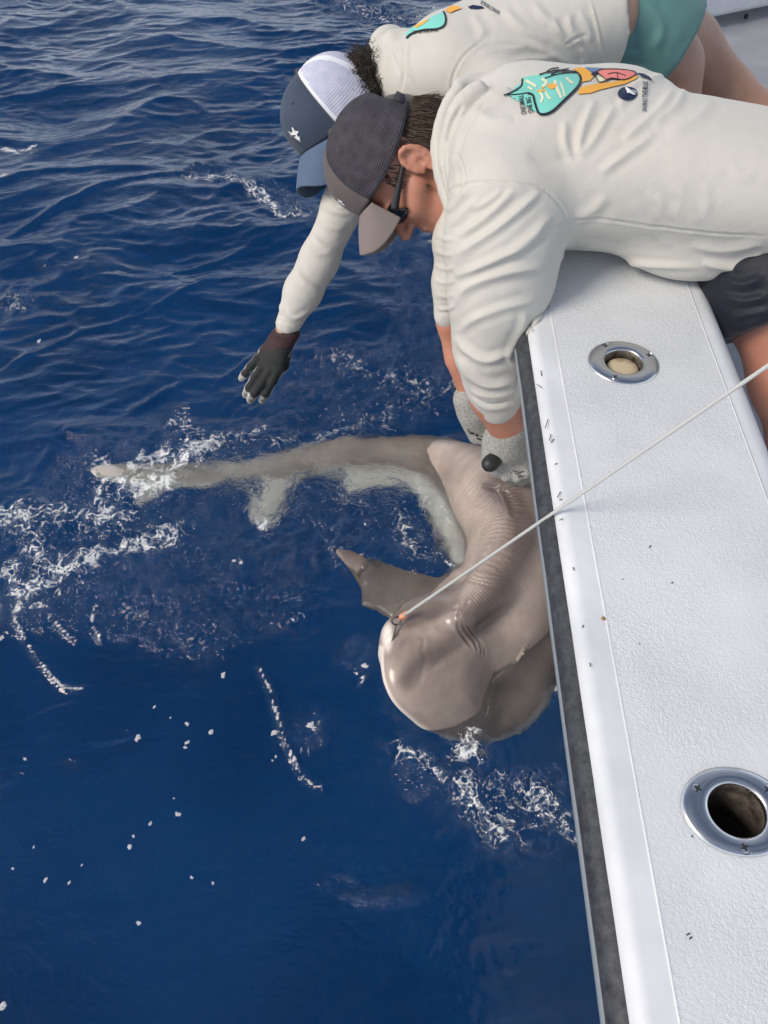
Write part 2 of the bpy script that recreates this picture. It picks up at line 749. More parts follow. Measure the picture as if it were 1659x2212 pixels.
H += ruf * (0.0070 * ridged(wx * 9 + wy * 3, wy * 22 - wx * 5, 63) + 0.0036 * ridged(wx * 20 + wy * 4, wy * 46 - wx * 9, 64) - 0.005)
# churned water: steep small lumps
cw = churn * near
wx2 = X + 0.02 * noise2(X * 14, Y * 14, 21)
wy2 = Y + 0.02 * noise2(X * 14, Y * 14, 22)
H += 0.020 * cw * (ridged(wx2 * 8, wy2 * 9, 23) - 0.5)
H += 0.0150 * cw * (ridged(wx2 * 19, wy2 * 21, 24) - 0.5)
H += 0.0062 * cw * (ridged(wx2 * 42, wy2 * 47, 25) - 0.5)

# rings running out from the splashing
for (cx_, cy_), rr_, wl_, am_ in [((470, 1300), 0.16, 0.030, 0.0016), ((760, 1170), 0.13, 0.026, 0.0018), ((900, 1140), 0.12, 0.024, 0.0018), ((640, 1340), 0.09, 0.022, 0.0014), ((310, 1350), 0.12, 0.028, 0.0015),
                                  ((1010, 1640), 0.14, 0.026, 0.0018), ((800, 1930), 0.12, 0.026, 0.0013), ((600, 930), 0.16, 0.030, 0.0020), ((900, 850), 0.16, 0.030, 0.0020), ((180, 1180), 0.18, 0.032, 0.0020), ((1150, 1800), 0.14, 0.028, 0.0015),
                                  ((1100, 2060), 0.10, 0.022, 0.0010), ((750, 820), 0.16, 0.034, 0.0016), ((850, 690), 0.06, 0.02, 0.0010)]:
    c_ = PZ(cx_, cy_, 0.0)
    dr_ = np.hypot(xc - c_[0], (yc - c_[1]) * 1.1) + 0.018 * noise2(xc * 9, yc * 9, 51) + 0.006 * noise2(xc * 27, yc * 27, 52)
    H[core] += 1.7 * am_ * np.exp(-(dr_ / rr_) ** 2) * (1 - np.abs(np.sin(math.pi * dr_ / wl_)) * 1.6) * (0.45 + 0.9 * noise2(xc * 7, yc * 7, 53)).clip(0, 1.2)

# crest lines of little wakes
CREST = [
    ([(35, 1330), (60, 1390), (110, 1455), (150, 1490), (205, 1492)], 5.5, 0.007),
    ([(110, 1330), (140, 1372), (182, 1400)], 5, 0.006),
    ([(562, 1440), (585, 1510), (605, 1572), (625, 1622), (655, 1685), (705, 1716)], 5.5, 0.008),
    ([(670, 1893), (720, 1925), (790, 1945), (865, 1947)], 6, 0.005),
    ([(0, 540), (120, 480), (260, 420), (380, 395), (480, 360)], 11, 0.010),
    ([(0, 420), (80, 400), (200, 385), (330, 375)], 12, 0.010),
    ([(0, 820), (180, 730), (330, 690), (470, 620)], 9, 0.005),
    ([(290, 905), (360, 860), (400, 840)], 14, 0.010),
    ([(450, 860), (560, 780), (680, 770)], 9, 0.004),
    ([(230, 1290), (330, 1270), (480, 1230), (640, 1190)], 9, 0.006),
    ([(700, 1160), (760, 1150), (800, 1175)], 7, 0.005),
    ([(210, 1310), (205, 1350), (225, 1395)], 5, 0.005),
    ([(860, 1180), (930, 1205), (990, 1245)], 5, 0.006),
]
crest = np.zeros(len(X))
cr = np.zeros(len(xc))
hc = np.zeros(len(xc))
jx = 0.012 * noise2(xc * 16, yc * 16, 31)
jy = 0.012 * noise2(xc * 16, yc * 16, 32)
fx = 0.075 * noise2(xc * 5, yc * 5, 33) + 0.045 * noise2(xc * 15, yc * 15, 34) + 0.02 * noise2(xc * 40, yc * 40, 35)
fy = 0.075 * noise2(xc * 5, yc * 5, 36) + 0.045 * noise2(xc * 15, yc * 15, 37) + 0.02 * noise2(xc * 40, yc * 40, 38)
for k, (pts, w, a) in enumerate(CREST):
    s = stroke(xc + jx * 0.5, yc + jy * 0.5, pts, w * 0.85)
    hc += a * s
    if k < 3 or k >= 11:
        cr = np.maximum(cr, s)
H[core] += hc
crest[core] = cr
H *= 0.25 + 0.75 * near
# water parts round the head, which is held clear of the surface
H[core] *= 1.0

# lacy foam, with water glitter painted in as white: how much lies where
FOAM = [
    ([(180, 1010), (260, 1035), (340, 1050), (420, 1020), (500, 990)], 26, 0.95), ([(240, 1035), (250, 1090), (225, 1130)], 18, 0.8),
    ([(20, 1130), (120, 1150), (230, 1120), (330, 1130)], 36, 0.72), ([(60, 1180), (130, 1220), (170, 1240)], 26, 0.75),
    ([(0, 1290), (120, 1260), (250, 1215), (330, 1185), (400, 1150)], 24, 0.85), ([(80, 1280), (200, 1240)], 30, 0.7),
    ([(375, 890), (400, 940), (440, 985)], 20, 0.75), ([(430, 990), (520, 975), (600, 965)], 20, 0.7),
    ([(690, 965), (760, 935), (820, 915)], 16, 0.55), ([(820, 920), (900, 890), (1000, 870)], 22, 0.5),
    ([(700, 770), (760, 800), (850, 850), (950, 880)], 26, 0.55), ([(730, 790), (740, 830)], 20, 0.6),
    ([(400, 380), (430, 400), (540, 415), (590, 450), (620, 480), (690, 500)], 15, 0.8), ([(420, 395), (440, 405)], 12, 0.95),
    ([(870, 505), (930, 520), (930, 560)], 22, 0.6), ([(0, 340), (50, 345), (110, 340)], 7, 0.9), ([(0, 405), (40, 398)], 7, 0.8),
    ([(985, 1605), (1030, 1620), (1050, 1640)], 20, 1.0), ([(850, 1650), (950, 1680), (1030, 1740), (1090, 1765)], 26, 0.75),
    ([(1100, 1740), (1170, 1720), (1230, 1780)], 28, 0.62), ([(960, 1650), (1080, 1690), (1200, 1720)], 24, 0.6),
    ([(1180, 1540), (1205, 1480), (1215, 1440)], 14, 0.6), ([(745, 1070), (760, 1090), (800, 1080)], 12, 0.5),
    ([(850, 1130), (880, 1180), (960, 1225)], 20, 0.62), ([(860, 1050), (920, 1090), (980, 1150)], 16, 0.55),
    ([(560, 1135), (575, 1155), (605, 1140)], 10, 0.9), ([(0, 650), (60, 690)], 24, 0.6), ([(0, 1310), (60, 1318), (110, 1312)], 8, 0.9),
    ([(260, 1340), (400, 1370), (500, 1385)], 26, 0.45), ([(380, 1330), (440, 1370)], 18, 0.5), ([(700, 0), (760, 25), (850, 55), (960, 30)], 24, 0.6),
    ([(620, 1340), (680, 1335)], 22, 0.5), ([(655, 1575), (690, 1570)], 12, 0.7), ([(780, 1440), (790, 1448)], 9, 0.9),
    ([(600, 1000), (680, 965), (720, 950)], 14, 0.6), ([(300, 1000), (390, 1005)], 18, 0.9),
    ([(820, 1150), (790, 1210), (700, 1180)], 20, 0.35), ([(0, 1240), (60, 1250)], 20, 0.8),
]
foam = np.zeros(len(X))
fo = np.zeros(len(xc))
for pts, w, a in FOAM:
    fo = np.maximum(fo, a * stroke(xc + fx, yc + fy, pts, w * 1.55))
foam[core] = fo
# a little stray foam on the stirred water
foam = np.maximum(foam, 0.26 * churn)

# under the boat's hull and deck the sheet is pressed down
ins_ = sstep(0.34, 0.46, X) * (1 - sstep(4.15, 4.25, X)) * sstep(-1.0, -0.9, Y) * (1 - sstep(4.9, 5.0, Y))
H = H * (1 - ins_) - 0.26 * ins_
V = np.stack([X, Y, H], -1)
F = grid_faces(len(gx), len(gy))

m_sea = bpy.data.materials.new('sea_water')
m_sea.use_nodes = True
b = bsdf(m_sea)
b.inputs['Base Color'].default_value = (0.90, 0.965, 0.975, 1)
b.inputs['Transmission Weight'].default_value = 1.0
b.inputs['IOR'].default_value = 1.333
b.inputs['Specular IOR Level'].default_value = 0.7
b.inputs['Roughness'].default_value = 0.045
tc = N(m_sea, 'ShaderNodeTexCoord')
mp = N(m_sea, 'ShaderNodeMapping')
mp.inputs['Scale'].default_value = (1.0, 1.7, 1.0)
mp.inputs['Rotation'].default_value = (0, 0, 0.18)
L(m_sea, tc.outputs['Object'], mp.inputs['Vector'])
rip = N(m_sea, 'ShaderNodeTexNoise')
rip.inputs['Scale'].default_value = 42
rip.inputs['Detail'].default_value = 3
rip.inputs['Distortion'].default_value = 0.6
L(m_sea, mp.outputs['Vector'], rip.inputs['Vector'])
rb = N(m_sea, 'ShaderNodeBump')
rb.inputs['Strength'].default_value = 0.42
rb.inputs['Distance'].default_value = 0.004
L(m_sea, rip.outputs['Fac'], rb.inputs['Height'])
L(m_sea, rb.outputs['Normal'], b.inputs['Normal'])
def M(m, op, a, c, clamp=False):
    n = N(m, 'ShaderNodeMath', operation=op)
    n.use_clamp = clamp
    for i, s in enumerate((a, c)):
        if isinstance(s, (int, float)):
            n.inputs[i].default_value = s
        else:
            L(m, s, n.inputs[i])
    return n.outputs[0]


ha = N(m_sea, 'ShaderNodeAttribute', attribute_name='churn')
# foam and painted glitter: attribute amount against torn, thready noise
fa = N(m_sea, 'ShaderNodeAttribute', attribute_name='foam')
ca = N(m_sea, 'ShaderNodeAttribute', attribute_name='crest')


def thready(scale, dist, detail):
    q = N(m_sea, 'ShaderNodeTexNoise')
    q.inputs['Scale'].default_value = scale
    q.inputs['Detail'].default_value = detail
    q.inputs['Roughness'].default_value = 0.55
    q.inputs['Distortion'].default_value = dist
    L(m_sea, tc.outputs['Object'], q.inputs['Vector'])
    d_ = M(m_sea, 'ABSOLUTE', M(m_sea, 'SUBTRACT', q.outputs['Fac'], 0.5), 0.0)
    return M(m_sea, 'SUBTRACT', 1.0, M(m_sea, 'MULTIPLY', d_, 13.0), True)


th1 = thready(30, 0.7, 2.5)
th2 = thready(72, 0.5, 1.5)
fn = N(m_sea, 'ShaderNodeTexNoise')
fn.inputs['Scale'].default_value = 110
fn.inputs['Detail'].default_value = 4
fn.inputs['Roughness'].default_value = 0.65
L(m_sea, tc.outputs['Object'], fn.inputs['Vector'])
bn = N(m_sea, 'ShaderNodeTexNoise')
bn.inputs['Scale'].default_value = 15
bn.inputs['Detail'].default_value = 3
L(m_sea, tc.outputs['Object'], bn.inputs['Vector'])
t1 = M(m_sea, 'ADD', M(m_sea, 'MULTIPLY', th1, 0.42), M(m_sea, 'MULTIPLY', th2, 0.30))
t2 = M(m_sea, 'ADD', M(m_sea, 'MULTIPLY', fn.outputs['Fac'], 0.36), M(m_sea, 'MULTIPLY', bn.outputs['Fac'], 0.60))
tt = M(m_sea, 'ADD', t1, t2)
amt = M(m_sea, 'MAXIMUM', fa.outputs['Fac'], M(m_sea, 'MULTIPLY', ca.outputs['Fac'], 1.12))  # crest glints painted white through the foam mix
s0 = M(m_sea, 'ADD', amt, tt)
fm0 = N(m_sea, 'ShaderNodeMapRange')
fm0.inputs['From Min'].default_value = 1.28
fm0.inputs['From Max'].default_value = 1.95
fm0.interpolation_type = 'SMOOTHSTEP'
L(m_sea, s0, fm0.inputs['Value'])
# small bubbles hanging under the foam lighten the water a little
milk = M(m_sea, 'MULTIPLY', M(m_sea, 'MULTIPLY', fa.outputs['Fac'], bn.outputs['Fac']), M(m_sea, 'MULTIPLY', th1, 0.18))


class _S:
    outputs = [M(m_sea, 'MAXIMUM', M(m_sea, 'MULTIPLY', fm0.outputs[0], 0.82), milk)]


fm = _S()
# sharper little facets where it is stirred
rip2 = N(m_sea, 'ShaderNodeTexNoise')
rip2.inputs['Scale'].default_value = 95
rip2.inputs['Detail'].default_value = 3
rip2.inputs['Distortion'].default_value = 1.2
L(m_sea, tc.outputs['Object'], rip2.inputs['Vector'])
rb2 = N(m_sea, 'ShaderNodeBump')
rb2.inputs['Distance'].default_value = 0.016
L(m_sea, M(m_sea, 'MULTIPLY', ha.outputs['Fac'], 0.8), rb2.inputs['Strength'])
L(m_sea, rip2.outputs['Fac'], rb2.inputs['Height'])
L(m_sea, rb.outputs['Normal'], rb2.inputs['Normal'])
L(m_sea, rb2.outputs['Normal'], b.inputs['Normal'])
fom = N(m_sea, 'ShaderNodeBsdfDiffuse')
fom.inputs['Color'].default_value = (0.82, 0.85, 0.86, 1)
mixs = N(m_sea, 'ShaderNodeMixShader')
L(m_sea, fm.outputs[0], mixs.inputs['Fac'])
L(m_sea, b.outputs[0], mixs.inputs[1])
L(m_sea, fom.outputs[0], mixs.inputs[2])
L(m_sea, mixs.outputs[0], m_sea.node_tree.nodes['Material Output'].inputs['Surface'])

me = np_mesh('sea', V, F)
attr(me, 'foam', foam)
attr(me, 'crest', crest)
attr(me, 'churn', churn)
sea = link('sea', me, m_sea)
tag(sea, 'deep blue rippled sea water with white foam trails beside the boat', None, None, 'structure')
DEEP_Z = -2.6
m_deep = mat('deep_blue', (0.004, 0.047, 0.155), 1.0, 0.0)
add_noise_color(m_deep, (0.003, 0.039, 0.132), (0.006, 0.056, 0.180), 0.9, 4, 0.55, 0.38, 0.62)
v = np.array([(-3000, -3000, DEEP_Z), (3000, -3000, DEEP_Z), (3000, 3000, DEEP_Z), (-3000, 3000, DEEP_Z)], float)
deep = link('deep_water', np_mesh('deep_water', v, np.array([[0, 1, 2, 3]])), m_deep)
tag(deep, 'dark blue depth of the sea under the surface', None, None, 'structure')


def water_z(x, y):
    i = int(np.clip(np.searchsorted(gx, x), 1, len(gx) - 1))
    j = int(np.clip(np.searchsorted(gy, y), 1, len(gy) - 1))
    return float(H[i * len(gy) + j])


# ================================================================== the boat
GZ = 0.60                      # top of the gunwale above the water


def gpt(px, py):
    return PZ(px, py, GZ)


XO = gpt(1195, 1105)[0] + 0.004        # outer rim of the white moulding
XI = gpt(1607, 790)[0]         # inner rim
XNL = gpt(1267, 1105)[0]       # edges of the rough panel
XNR = gpt(1549, 790)[0]
Y0, Y1 = -0.9, 3.75

m_gel = mat('white_gelcoat', (0.74, 0.75, 0.76), 0.42, 0.35)
add_noise_color(m_gel, (0.58, 0.60, 0.63), (0.68, 0.70, 0.73), 9, 5, 0.65, 0.3, 0.6)
noise_bump(m_gel, 130, 0.10, 0.0006, 4)
m_ns = mat('non_skid', (0.72, 0.73, 0.74), 0.42, 0.45)
tcn, nzn, rpn = add_noise_color(m_ns, (0.60, 0.62, 0.645), (0.69, 0.71, 0.735), 6, 6, 0.6, 0.3, 0.65)
vn = N(m_ns, 'ShaderNodeTexNoise')
vn.inputs['Scale'].default_value = 320
vn.inputs['Detail'].default_value = 2.5
vn.inputs['Distortion'].default_value = 0.8
L(m_ns, tcn.outputs['Object'], vn.inputs['Vector'])
rr = N(m_ns, 'ShaderNodeValToRGB')
rr.color_ramp.elements[0].position = 0.36
rr.color_ramp.elements[1].position = 0.62
L(m_ns, vn.outputs['Fac'], rr.inputs['Fac'])
# worn patches where the texture is filled
wr = N(m_ns, 'ShaderNodeTexNoise')
wr.inputs['Scale'].default_value = 7
wr.inputs['Detail'].default_value = 3
L(m_ns, tcn.outputs['Object'], wr.inputs['Vector'])
wrr = N(m_ns, 'ShaderNodeMapRange')
wrr.inputs['From Min'].default_value = 0.35
wrr.inputs['From Max'].default_value = 0.55
wrr.inputs['To Min'].default_value = 0.35
L(m_ns, wr.outputs['Fac'], wrr.inputs['Value'])
hm = M(m_ns, 'MULTIPLY', rr.outputs['Color'], wrr.outputs[0])
add_bump(m_ns, hm, 0.50, 0.0013)
m_rub = mat('rub_rail_rubber', (0.05, 0.055, 0.065), 0.55, 0.4)
add_noise_color(m_rub, (0.020, 0.022, 0.027), (0.085, 0.09, 0.10), 70, 9, 0.78, 0.36, 0.74)
noise_bump(m_rub, 90, 0.5, 0.002, 4)
m_ins = mat('rail_insert_vinyl', (0.20, 0.23, 0.26), 0.4)
m_steel = mat('stainless_steel', (0.62, 0.63, 0.65), 0.24, 0.5, 1.0)
noise_bump(m_steel, 60, 0.05, 0.0006, 3)
m_dark = mat('recess_shade', (0.02, 0.018, 0.016), 0.8)
m_tubein = mat('tube_inside', (0.20, 0.18, 0.16), 0.5, 0.4, 0.55)
add_noise_color(m_tubein, (0.05, 0.04, 0.03), (0.34, 0.30, 0.26), 45, 6, 0.7)
m_plug = mat('tan_rubber_cap', (0.50, 0.41, 0.26), 0.75)
add_noise_color(m_plug, (0.20, 0.15, 0.08), (0.56, 0.47, 0.31), 34, 6, 0.7, 0.30, 0.5)
m_deck = mat('grey_deck', (0.30, 0.31, 0.34), 0.6)
add_noise_color(m_deck, (0.27, 0.28, 0.31), (0.33, 0.34, 0.37), 4, 5)
m_mark = mat('black_scuff', (0.03, 0.03, 0.035), 0.8)
m_rust = mat('rust_spot', (0.34, 0.19, 0.07), 0.8)

boat = empty('boat', (0.7, 1.3, 0.0))
tag(boat, 'white fishing boat side with textured gunwale and black rub rail', 'boat')


def extrude(name, prof, mats, parent, y0=Y0, y1=Y1, closed=False, ny=2, midx=None):
    prof = np.asarray(prof, float)
    ys = np.linspace(y0, y1, ny)
    n = len(prof)
    v = np.concatenate([np.stack([prof[:, 0], np.full(n, y), prof[:, 1]], -1) for y in ys])
    f = []
    for j in range(ny - 1):
        for i in range(n if closed else n - 1):
            i2 = (i + 1) % n
            f.append((j * n + i, j * n + i2, (j + 1) * n + i2, (j + 1) * n + i))
    f = np.array(f)
    return link(name, np_mesh(name, v, f), mats, parent)


def arc(cx, cz, r, a0, a1, n, rz=None):
    a = np.radians(np.linspace(a0, a1, n))
    return np.stack([cx + r * np.cos(a), cz + (rz or r) * np.sin(a)], -1)


# moulded top: outer roll, flat, inner roll down into the cockpit
holes = [(gpt(1346, 785), 0.105), (gpt(1590, 1752), 0.105)]
RO, RI = 0.017, 0.030
prof_l = np.vstack([[(XO, GZ - 0.075)], arc(XO + RO, GZ - RO, RO, 180, 90, 9), [(XNL + 0.002, GZ)]])
prof_r = np.vstack([[(XNR - 0.002, GZ)], arc(XI - RI, GZ - RI, RI, 90, 0, 11), [(XI, GZ - 0.16)], [(XI - 0.04, GZ - 0.165)]])
ob = extrude('gunwale_outer_edge', prof_l, m_gel, boat)
ob = extrude('gunwale_inner_edge', prof_r, m_gel, boat)
# rough panel, with real openings for the two rod holders
HR = 0.0285


def panel():
    bm = bmesh.new()
    xs = np.array([XNL, XNR])
    z = GZ + 0.0012
    ys = [Y0]
    for c, d in sorted(holes, key=lambda q: q[0][1]):
        ys += [c[1] - 0.045, c[1] + 0.045]
    ys.append(Y1)
    for k in range(len(ys) - 1):
        y0, y1 = ys[k], ys[k + 1]
        hole = [c for c, d in holes if y0 < c[1] < y1]
        if not hole:
            bm.faces.new([bm.verts.new(q) for q in ((xs[0], y0, z), (xs[1], y0, z), (xs[1], y1, z), (xs[0], y1, z))])
            continue
        c = hole[0]
        n = 48
        ring, out = [], []
        for i in range(n):
            a = 2 * math.pi * i / n
            dx, dy = math.cos(a), math.sin(a)
            t = min((xs[1] - c[0]) / dx if dx > 1e-6 else (xs[0] - c[0]) / dx if dx < -1e-6 else 9,
                    (y1 - c[1]) / dy if dy > 1e-6 else (y0 - c[1]) / dy if dy < -1e-6 else 9)
            ring.append(bm.verts.new((c[0] + HR * dx, c[1] + HR * dy, z)))
            out.append(bm.verts.new((c[0] + t * dx, c[1] + t * dy, z)))
        for i in range(n):
            j = (i + 1) % n
            bm.faces.new([ring[i], out[i], out[j], ring[j]])
        for cx2, cy2 in ((xs[0], y0), (xs[1], y0), (xs[1], y1), (xs[0], y1)):
            # close the corner the rays cut off
            best = sorted(range(n), key=lambda i: (out[i].co.x - cx2) ** 2 + (out[i].co.y - cy2) ** 2)
            for i in range(n):
                j = (i + 1) % n
                a0 = math.atan2(cy2 - c[1], cx2 - c[0]) % (2 * math.pi)
                lo_, hi_ = 2 * math.pi * i / n, 2 * math.pi * (i + 1) / n
                if lo_ < a0 < hi_:
                    bm.faces.new([out[i], bm.verts.new((cx2, cy2, z)), out[j]])
    return bm


# thin rim that stands above the smooth margin so the join shows
from_bm('non_skid_panel', panel(), m_ns, boat, False)
extrude('panel_seam', [(XNL - 0.0012, GZ + 0.0002), (XNL - 0.0006, GZ + 0.0016), (XNL + 0.0006, GZ + 0.0017), (XNL + 0.0010, GZ + 0.0005)], m_gel, boat, ny=2).data.shade_flat()
extrude('panel_seam', [(XNR - 0.0012, GZ + 0.0002), (XNR - 0.0008, GZ + 0.0016), (XNR + 0.0008, GZ + 0.0016), (XNR + 0.0012, GZ + 0.0002)], m_gel, boat, ny=2)
# rub rail: a D of black rubber with a pale insert along its outer face
RZ = GZ - 0.037
rail = np.array([(XO + 0.004, RZ + 0.024), (XO - 0.005, RZ + 0.023), (XO - 0.011, RZ + 0.017), (XO - 0.014, RZ + 0.008), (XO - 0.0145, RZ - 0.004),
                 (XO - 0.0125, RZ - 0.016), (XO - 0.007, RZ - 0.023), (XO + 0.006, RZ - 0.025)])
nry = 240
ys = np.linspace(Y0, Y1, nry)
n = len(rail)
vv = []
for y in ys:
    jit = np.stack([noise2(np.arange(n) * 0.9 + 3, np.full(n, y * 9), 40), noise2(np.arange(n) * 0.9 + 9, np.full(n, y * 9), 41)], -1) * 0.0016
    q = rail + jit
    vv.append(np.stack([q[:, 0], np.full(n, y), q[:, 1]], -1))
rub = link('rub_rail', np_mesh('rub_rail', np.concatenate(vv), grid_faces(nry, n)[:, ::-1]), m_rub, boat)
extrude('rail_insert', [(XO - 0.0138, RZ + 0.000), (XO - 0.0162, RZ - 0.002), (XO - 0.0168, RZ - 0.007), (XO - 0.0152, RZ - 0.012), (XO - 0.0125, RZ - 0.013)], m_ins, rub)
# hull side leaning in towards the water, cockpit liner, deck, bench
extrude('hull_side', [(XO + 0.006, RZ - 0.02), (XO + 0.05, 0.38), (XO + 0.14, 0.12), (XO + 0.20, 0.0), (XO + 0.30, -0.25), (XO + 0.7, -0.45)], m_gel, boat, -0.9, 5.0, ny=2)
DZ = -0.11
extrude('cockpit_liner', [(XI - 0.035, GZ - 0.162), (XI - 0.035, DZ - 0.02)], m_gel, boat)
v = np.array([(XI - 0.035, -0.9, DZ), (4.2, -0.9, DZ), (4.2, 5.0, DZ), (XI - 0.035, 5.0, DZ)])
link('cockpit_deck', np_mesh('cockpit_deck', v, np.array([[0, 1, 2, 3]])), m_deck, boat)
# white moulded bench / bulkhead across the far end of the cockpit, lower edge rounded
ba, bb = PZ(1500, 50, DZ + 0.05), PZ(1690, 11, DZ + 0.05)
dirb = (bb - ba)
dirb[2] = 0
dirb /= np.linalg.norm(dirb)
perp = np.array([-dirb[1], dirb[0], 0])
prof = np.vstack([[(0.10, 0.0)], arc(0.03, 0.03, 0.03, 270, 180, 6), [(0.0, 0.30)], arc(0.04, 0.36, 0.04, 180, 90, 8), [(0.9, 0.40)]])
sa, sb = ba - dirb * 0.75, bb + dirb * 2.2
vv = []
for s in (sa, sb):
    vv += [s + perp * q[0] + np.array([0, 0, q[1] - 0.0]) for q in prof]
link('bulkhead', np_mesh('bulkhead', np.array(vv), grid_faces(2, len(prof))[:, ::-1]), m_gel, boat)
sp = tube(np.array([PZ(1612, 33, DZ + 0.02), PZ(1612, 38, DZ + 0.008)]), 0.010, 8)
link('deck_drain', np_mesh('deck_drain', *sp), m_mark, boat)


# ------------------------------------------------------------------ flush rod holders
def ring_mesh(R, r, rz, rh_):
    prof = [(r, -0.004), (r, 0.0008), (r + 0.0012, 0.0022), (r + 0.004, 0.0032)]
    for t in np.linspace(0, 1, 7)[1:]:
        prof.append((r + 0.004 + (R - r - 0.004) * t, 0.0032 * (1 - t ** 3.2) + 0.0006))
    prof.append((R, -0.001))
    prof = np.array(prof)
    n = 64
    a = np.arange(n) / n * 2 * math.pi
    sc = rh_ + (rz - rh_) * np.clip((prof[:, 0] - r - 0.003) / (R - r - 0.003), 0, 1)
    v = np.stack([np.outer(np.cos(a), prof[:, 0]), np.outer(np.sin(a), prof[:, 0] * sc), np.tile(prof[:, 1], (n, 1))], -1).reshape(-1, 3)
    return v, grid_faces(n, len(prof), True)


def screw_bm():
    """countersunk pan, its cross and groove shaded by dark colour"""
    bm = bmesh.new()
    n = 24
    prof = [(0.0068, 0.0009), (0.0062, 0.0004), (0.0058, -0.0008), (0.0052, 0.0002), (0.0040, 0.0011), (0.0026, 0.0015)]
    rings = []
    for r, z in prof:
        rings.append([bm.verts.new((r * math.cos(2 * math.pi * i / n), r * math.sin(2 * math.pi * i / n), z)) for i in range(n)])
    for a, b2 in zip(rings[:-1], rings[1:]):
        for i in range(n):
            q = bm.faces.new([a[i], a[(i + 1) % n], b2[(i + 1) % n], b2[i]])
            q.material_index = 1 if a is rings[1] else 0  # dark ring, shade of the sunk groove put into the colour
    bm.faces.new(rings[-1])
    for rot in (0, math.pi / 2):          # flat cross quads, recess shade put into their dark colour
        c, s = math.cos(rot), math.sin(rot)
        q = [(-0.0036, -0.0008), (0.0036, -0.0008), (0.0036, 0.0008), (-0.0036, 0.0008)]
        fc_ = bm.faces.new([bm.verts.new((x * c - y * s, x * s + y * c, 0.0018 + rot * 1e-4)) for x, y in q])
        fc_.material_index = 1
    return bm


RINGS = [ring_mesh(0.052, HR - 0.001, 0.91, 0.95), ring_mesh(0.053, HR - 0.001, 0.78, 0.90)]
screw_me = bpy.data.meshes.new('screw')
bmt = screw_bm()
bmt.to_mesh(screw_me)
bmt.free()
screw_me.materials.append(m_steel)
screw_me.materials.append(m_dark)
screw_me.polygons.foreach_set('use_smooth', np.ones(len(screw_me.polygons), bool))
for k, (c, d) in enumerate(holes):
    rh = link('rod_holder', np_mesh('rod_holder', *RINGS[k]), m_steel, boat)
    rh.location = (c[0], c[1], GZ + 0.0018)
    angs = [(122, 20, 243), (145, 35, 266)][k]
    rh.rotation_euler = (0, 0, 0)
    rh['label'] = ['steel rod holder filled with a tan rubber cap', 'open steel rod holder with a dark empty tube'][k]
    for a in angs:
        a = math.radians(a)
        s = bpy.data.objects.new('screw', screw_me)
        COL.objects.link(s)
        s.parent = rh
        s.location = (0.0415 * math.cos(a), (0.0385, 0.0335)[k] * math.sin(a), 0.0022)
        s.rotation_euler = (0, 0, a * 2.7 + 0.4)
        s.data = screw_me
    # tube going down, leaning
    n = 40
    a = np.arange(n) / n * 2 * math.pi
    lean = np.array([0.10, -0.05])
    zs = np.array([0.001, -0.02, -0.05, -0.09, -0.14])
    vv = np.stack([np.stack([(HR - 0.001) * np.cos(a) + lean[0] * -z * 1.0, (HR - 0.001) * np.sin(a) * (0.95, 0.90)[k] + lean[1] * -z, np.full(n, z)], -1) for z in zs], 1).reshape(-1, 3)
    link('tube', np_mesh('tube', vv, grid_faces(n, len(zs), True)[:, ::-1]), m_tubein, rh)
    if k == 0:
        prof = [(0.0, -0.0085), (0.012, -0.0080), (0.021, -0.0092), (0.0240, -0.0112), (0.0252, -0.016), (0.0252, -0.05)]
        vv = np.stack([np.stack([r * np.cos(a) + 0.0015, r * np.sin(a) * 0.97 - 0.001, np.full(n, z)], -1) for r, z in prof], 1).reshape(-1, 3)
        link('cap', np_mesh('cap', vv, grid_faces(n, len(prof), True)), m_plug, rh)


# ------------------------------------------------------------------ nicks and scuffs in the white moulding
def fleck(name, pts_px, wpx, m, z):
    """thin chip of dark paint lying on the moulding"""
    p = np.array([PZ(x, y, z) for x, y in pts_px])
    v, f = tube(p, wpx * 0.0005, 5)
    v[:, 2] = z + (v[:, 2] - z) * 0.3
    return v, f


marks = [[(1184, 905), (1178, 925)], [(1190, 938), (1187, 952)], [(1196, 948), (1190, 957)], [(1203, 1000), (1198, 1004)],
         [(1211, 1062), (1204, 1075)], [(1207, 1080), (1214, 1078)], [(1216, 1120), (1208, 1124)], [(1147, 700), (1145, 708)],
         [(1152, 712), (1150, 716)], [(1168, 800), (1170, 812)], [(1160, 830), (1170, 838)], [(1238, 1225), (1240, 1232)], [(1260, 1350), (1258, 1356)],
         [(1274, 1432), (1276, 1440)], [(1530, 770), (1528, 777)], [(1544, 788), (1542, 792)],
         [(1483, 2020), (1490, 2016)], [(1495, 2024), (1489, 2029)], [(1493, 1805), (1497, 1808)], [(1345, 1250), (1347, 1252)],
         [(1538, 1000), (1541, 1002)], [(1450, 1260), (1454, 1257)], [(1402, 1183), (1406, 1178)], [(1380, 1390), (1383, 1391)]]
bm = bmesh.new()
for pts in marks:
    v, f = fleck('scuff', pts, 1.3, m_mark, GZ + (0.0006 if pts[0][0] < 1262 or pts[0][0] > 1525 else 0.0022))
    bv = [bm.verts.new(q) for q in v]
    for q in f:
        if len(set(q)) == 4:
            bm.faces.new([bv[i] for i in q])
o = from_bm('scuff_marks', bm, m_mark, boat)
o['kind'] = 'stuff'
v, f = fleck('rust', [(1300, 1334), (1303, 1336), (1306, 1335)], 5, m_rust, GZ + 0.002)
link('rust_spot', np_mesh('rust_spot', v, f), m_rust, boat)
DEBUG_SHARK = False


def bvh_local(o):
    v = verts_of(o.data)
    return BVHTree.FromPolygons([tuple(q) for q in v], [tuple(p.vertices) for p in o.data.polygons])


# ================================================================== the shark
def SP(px, py, z):
    return PZ(px, py, z)


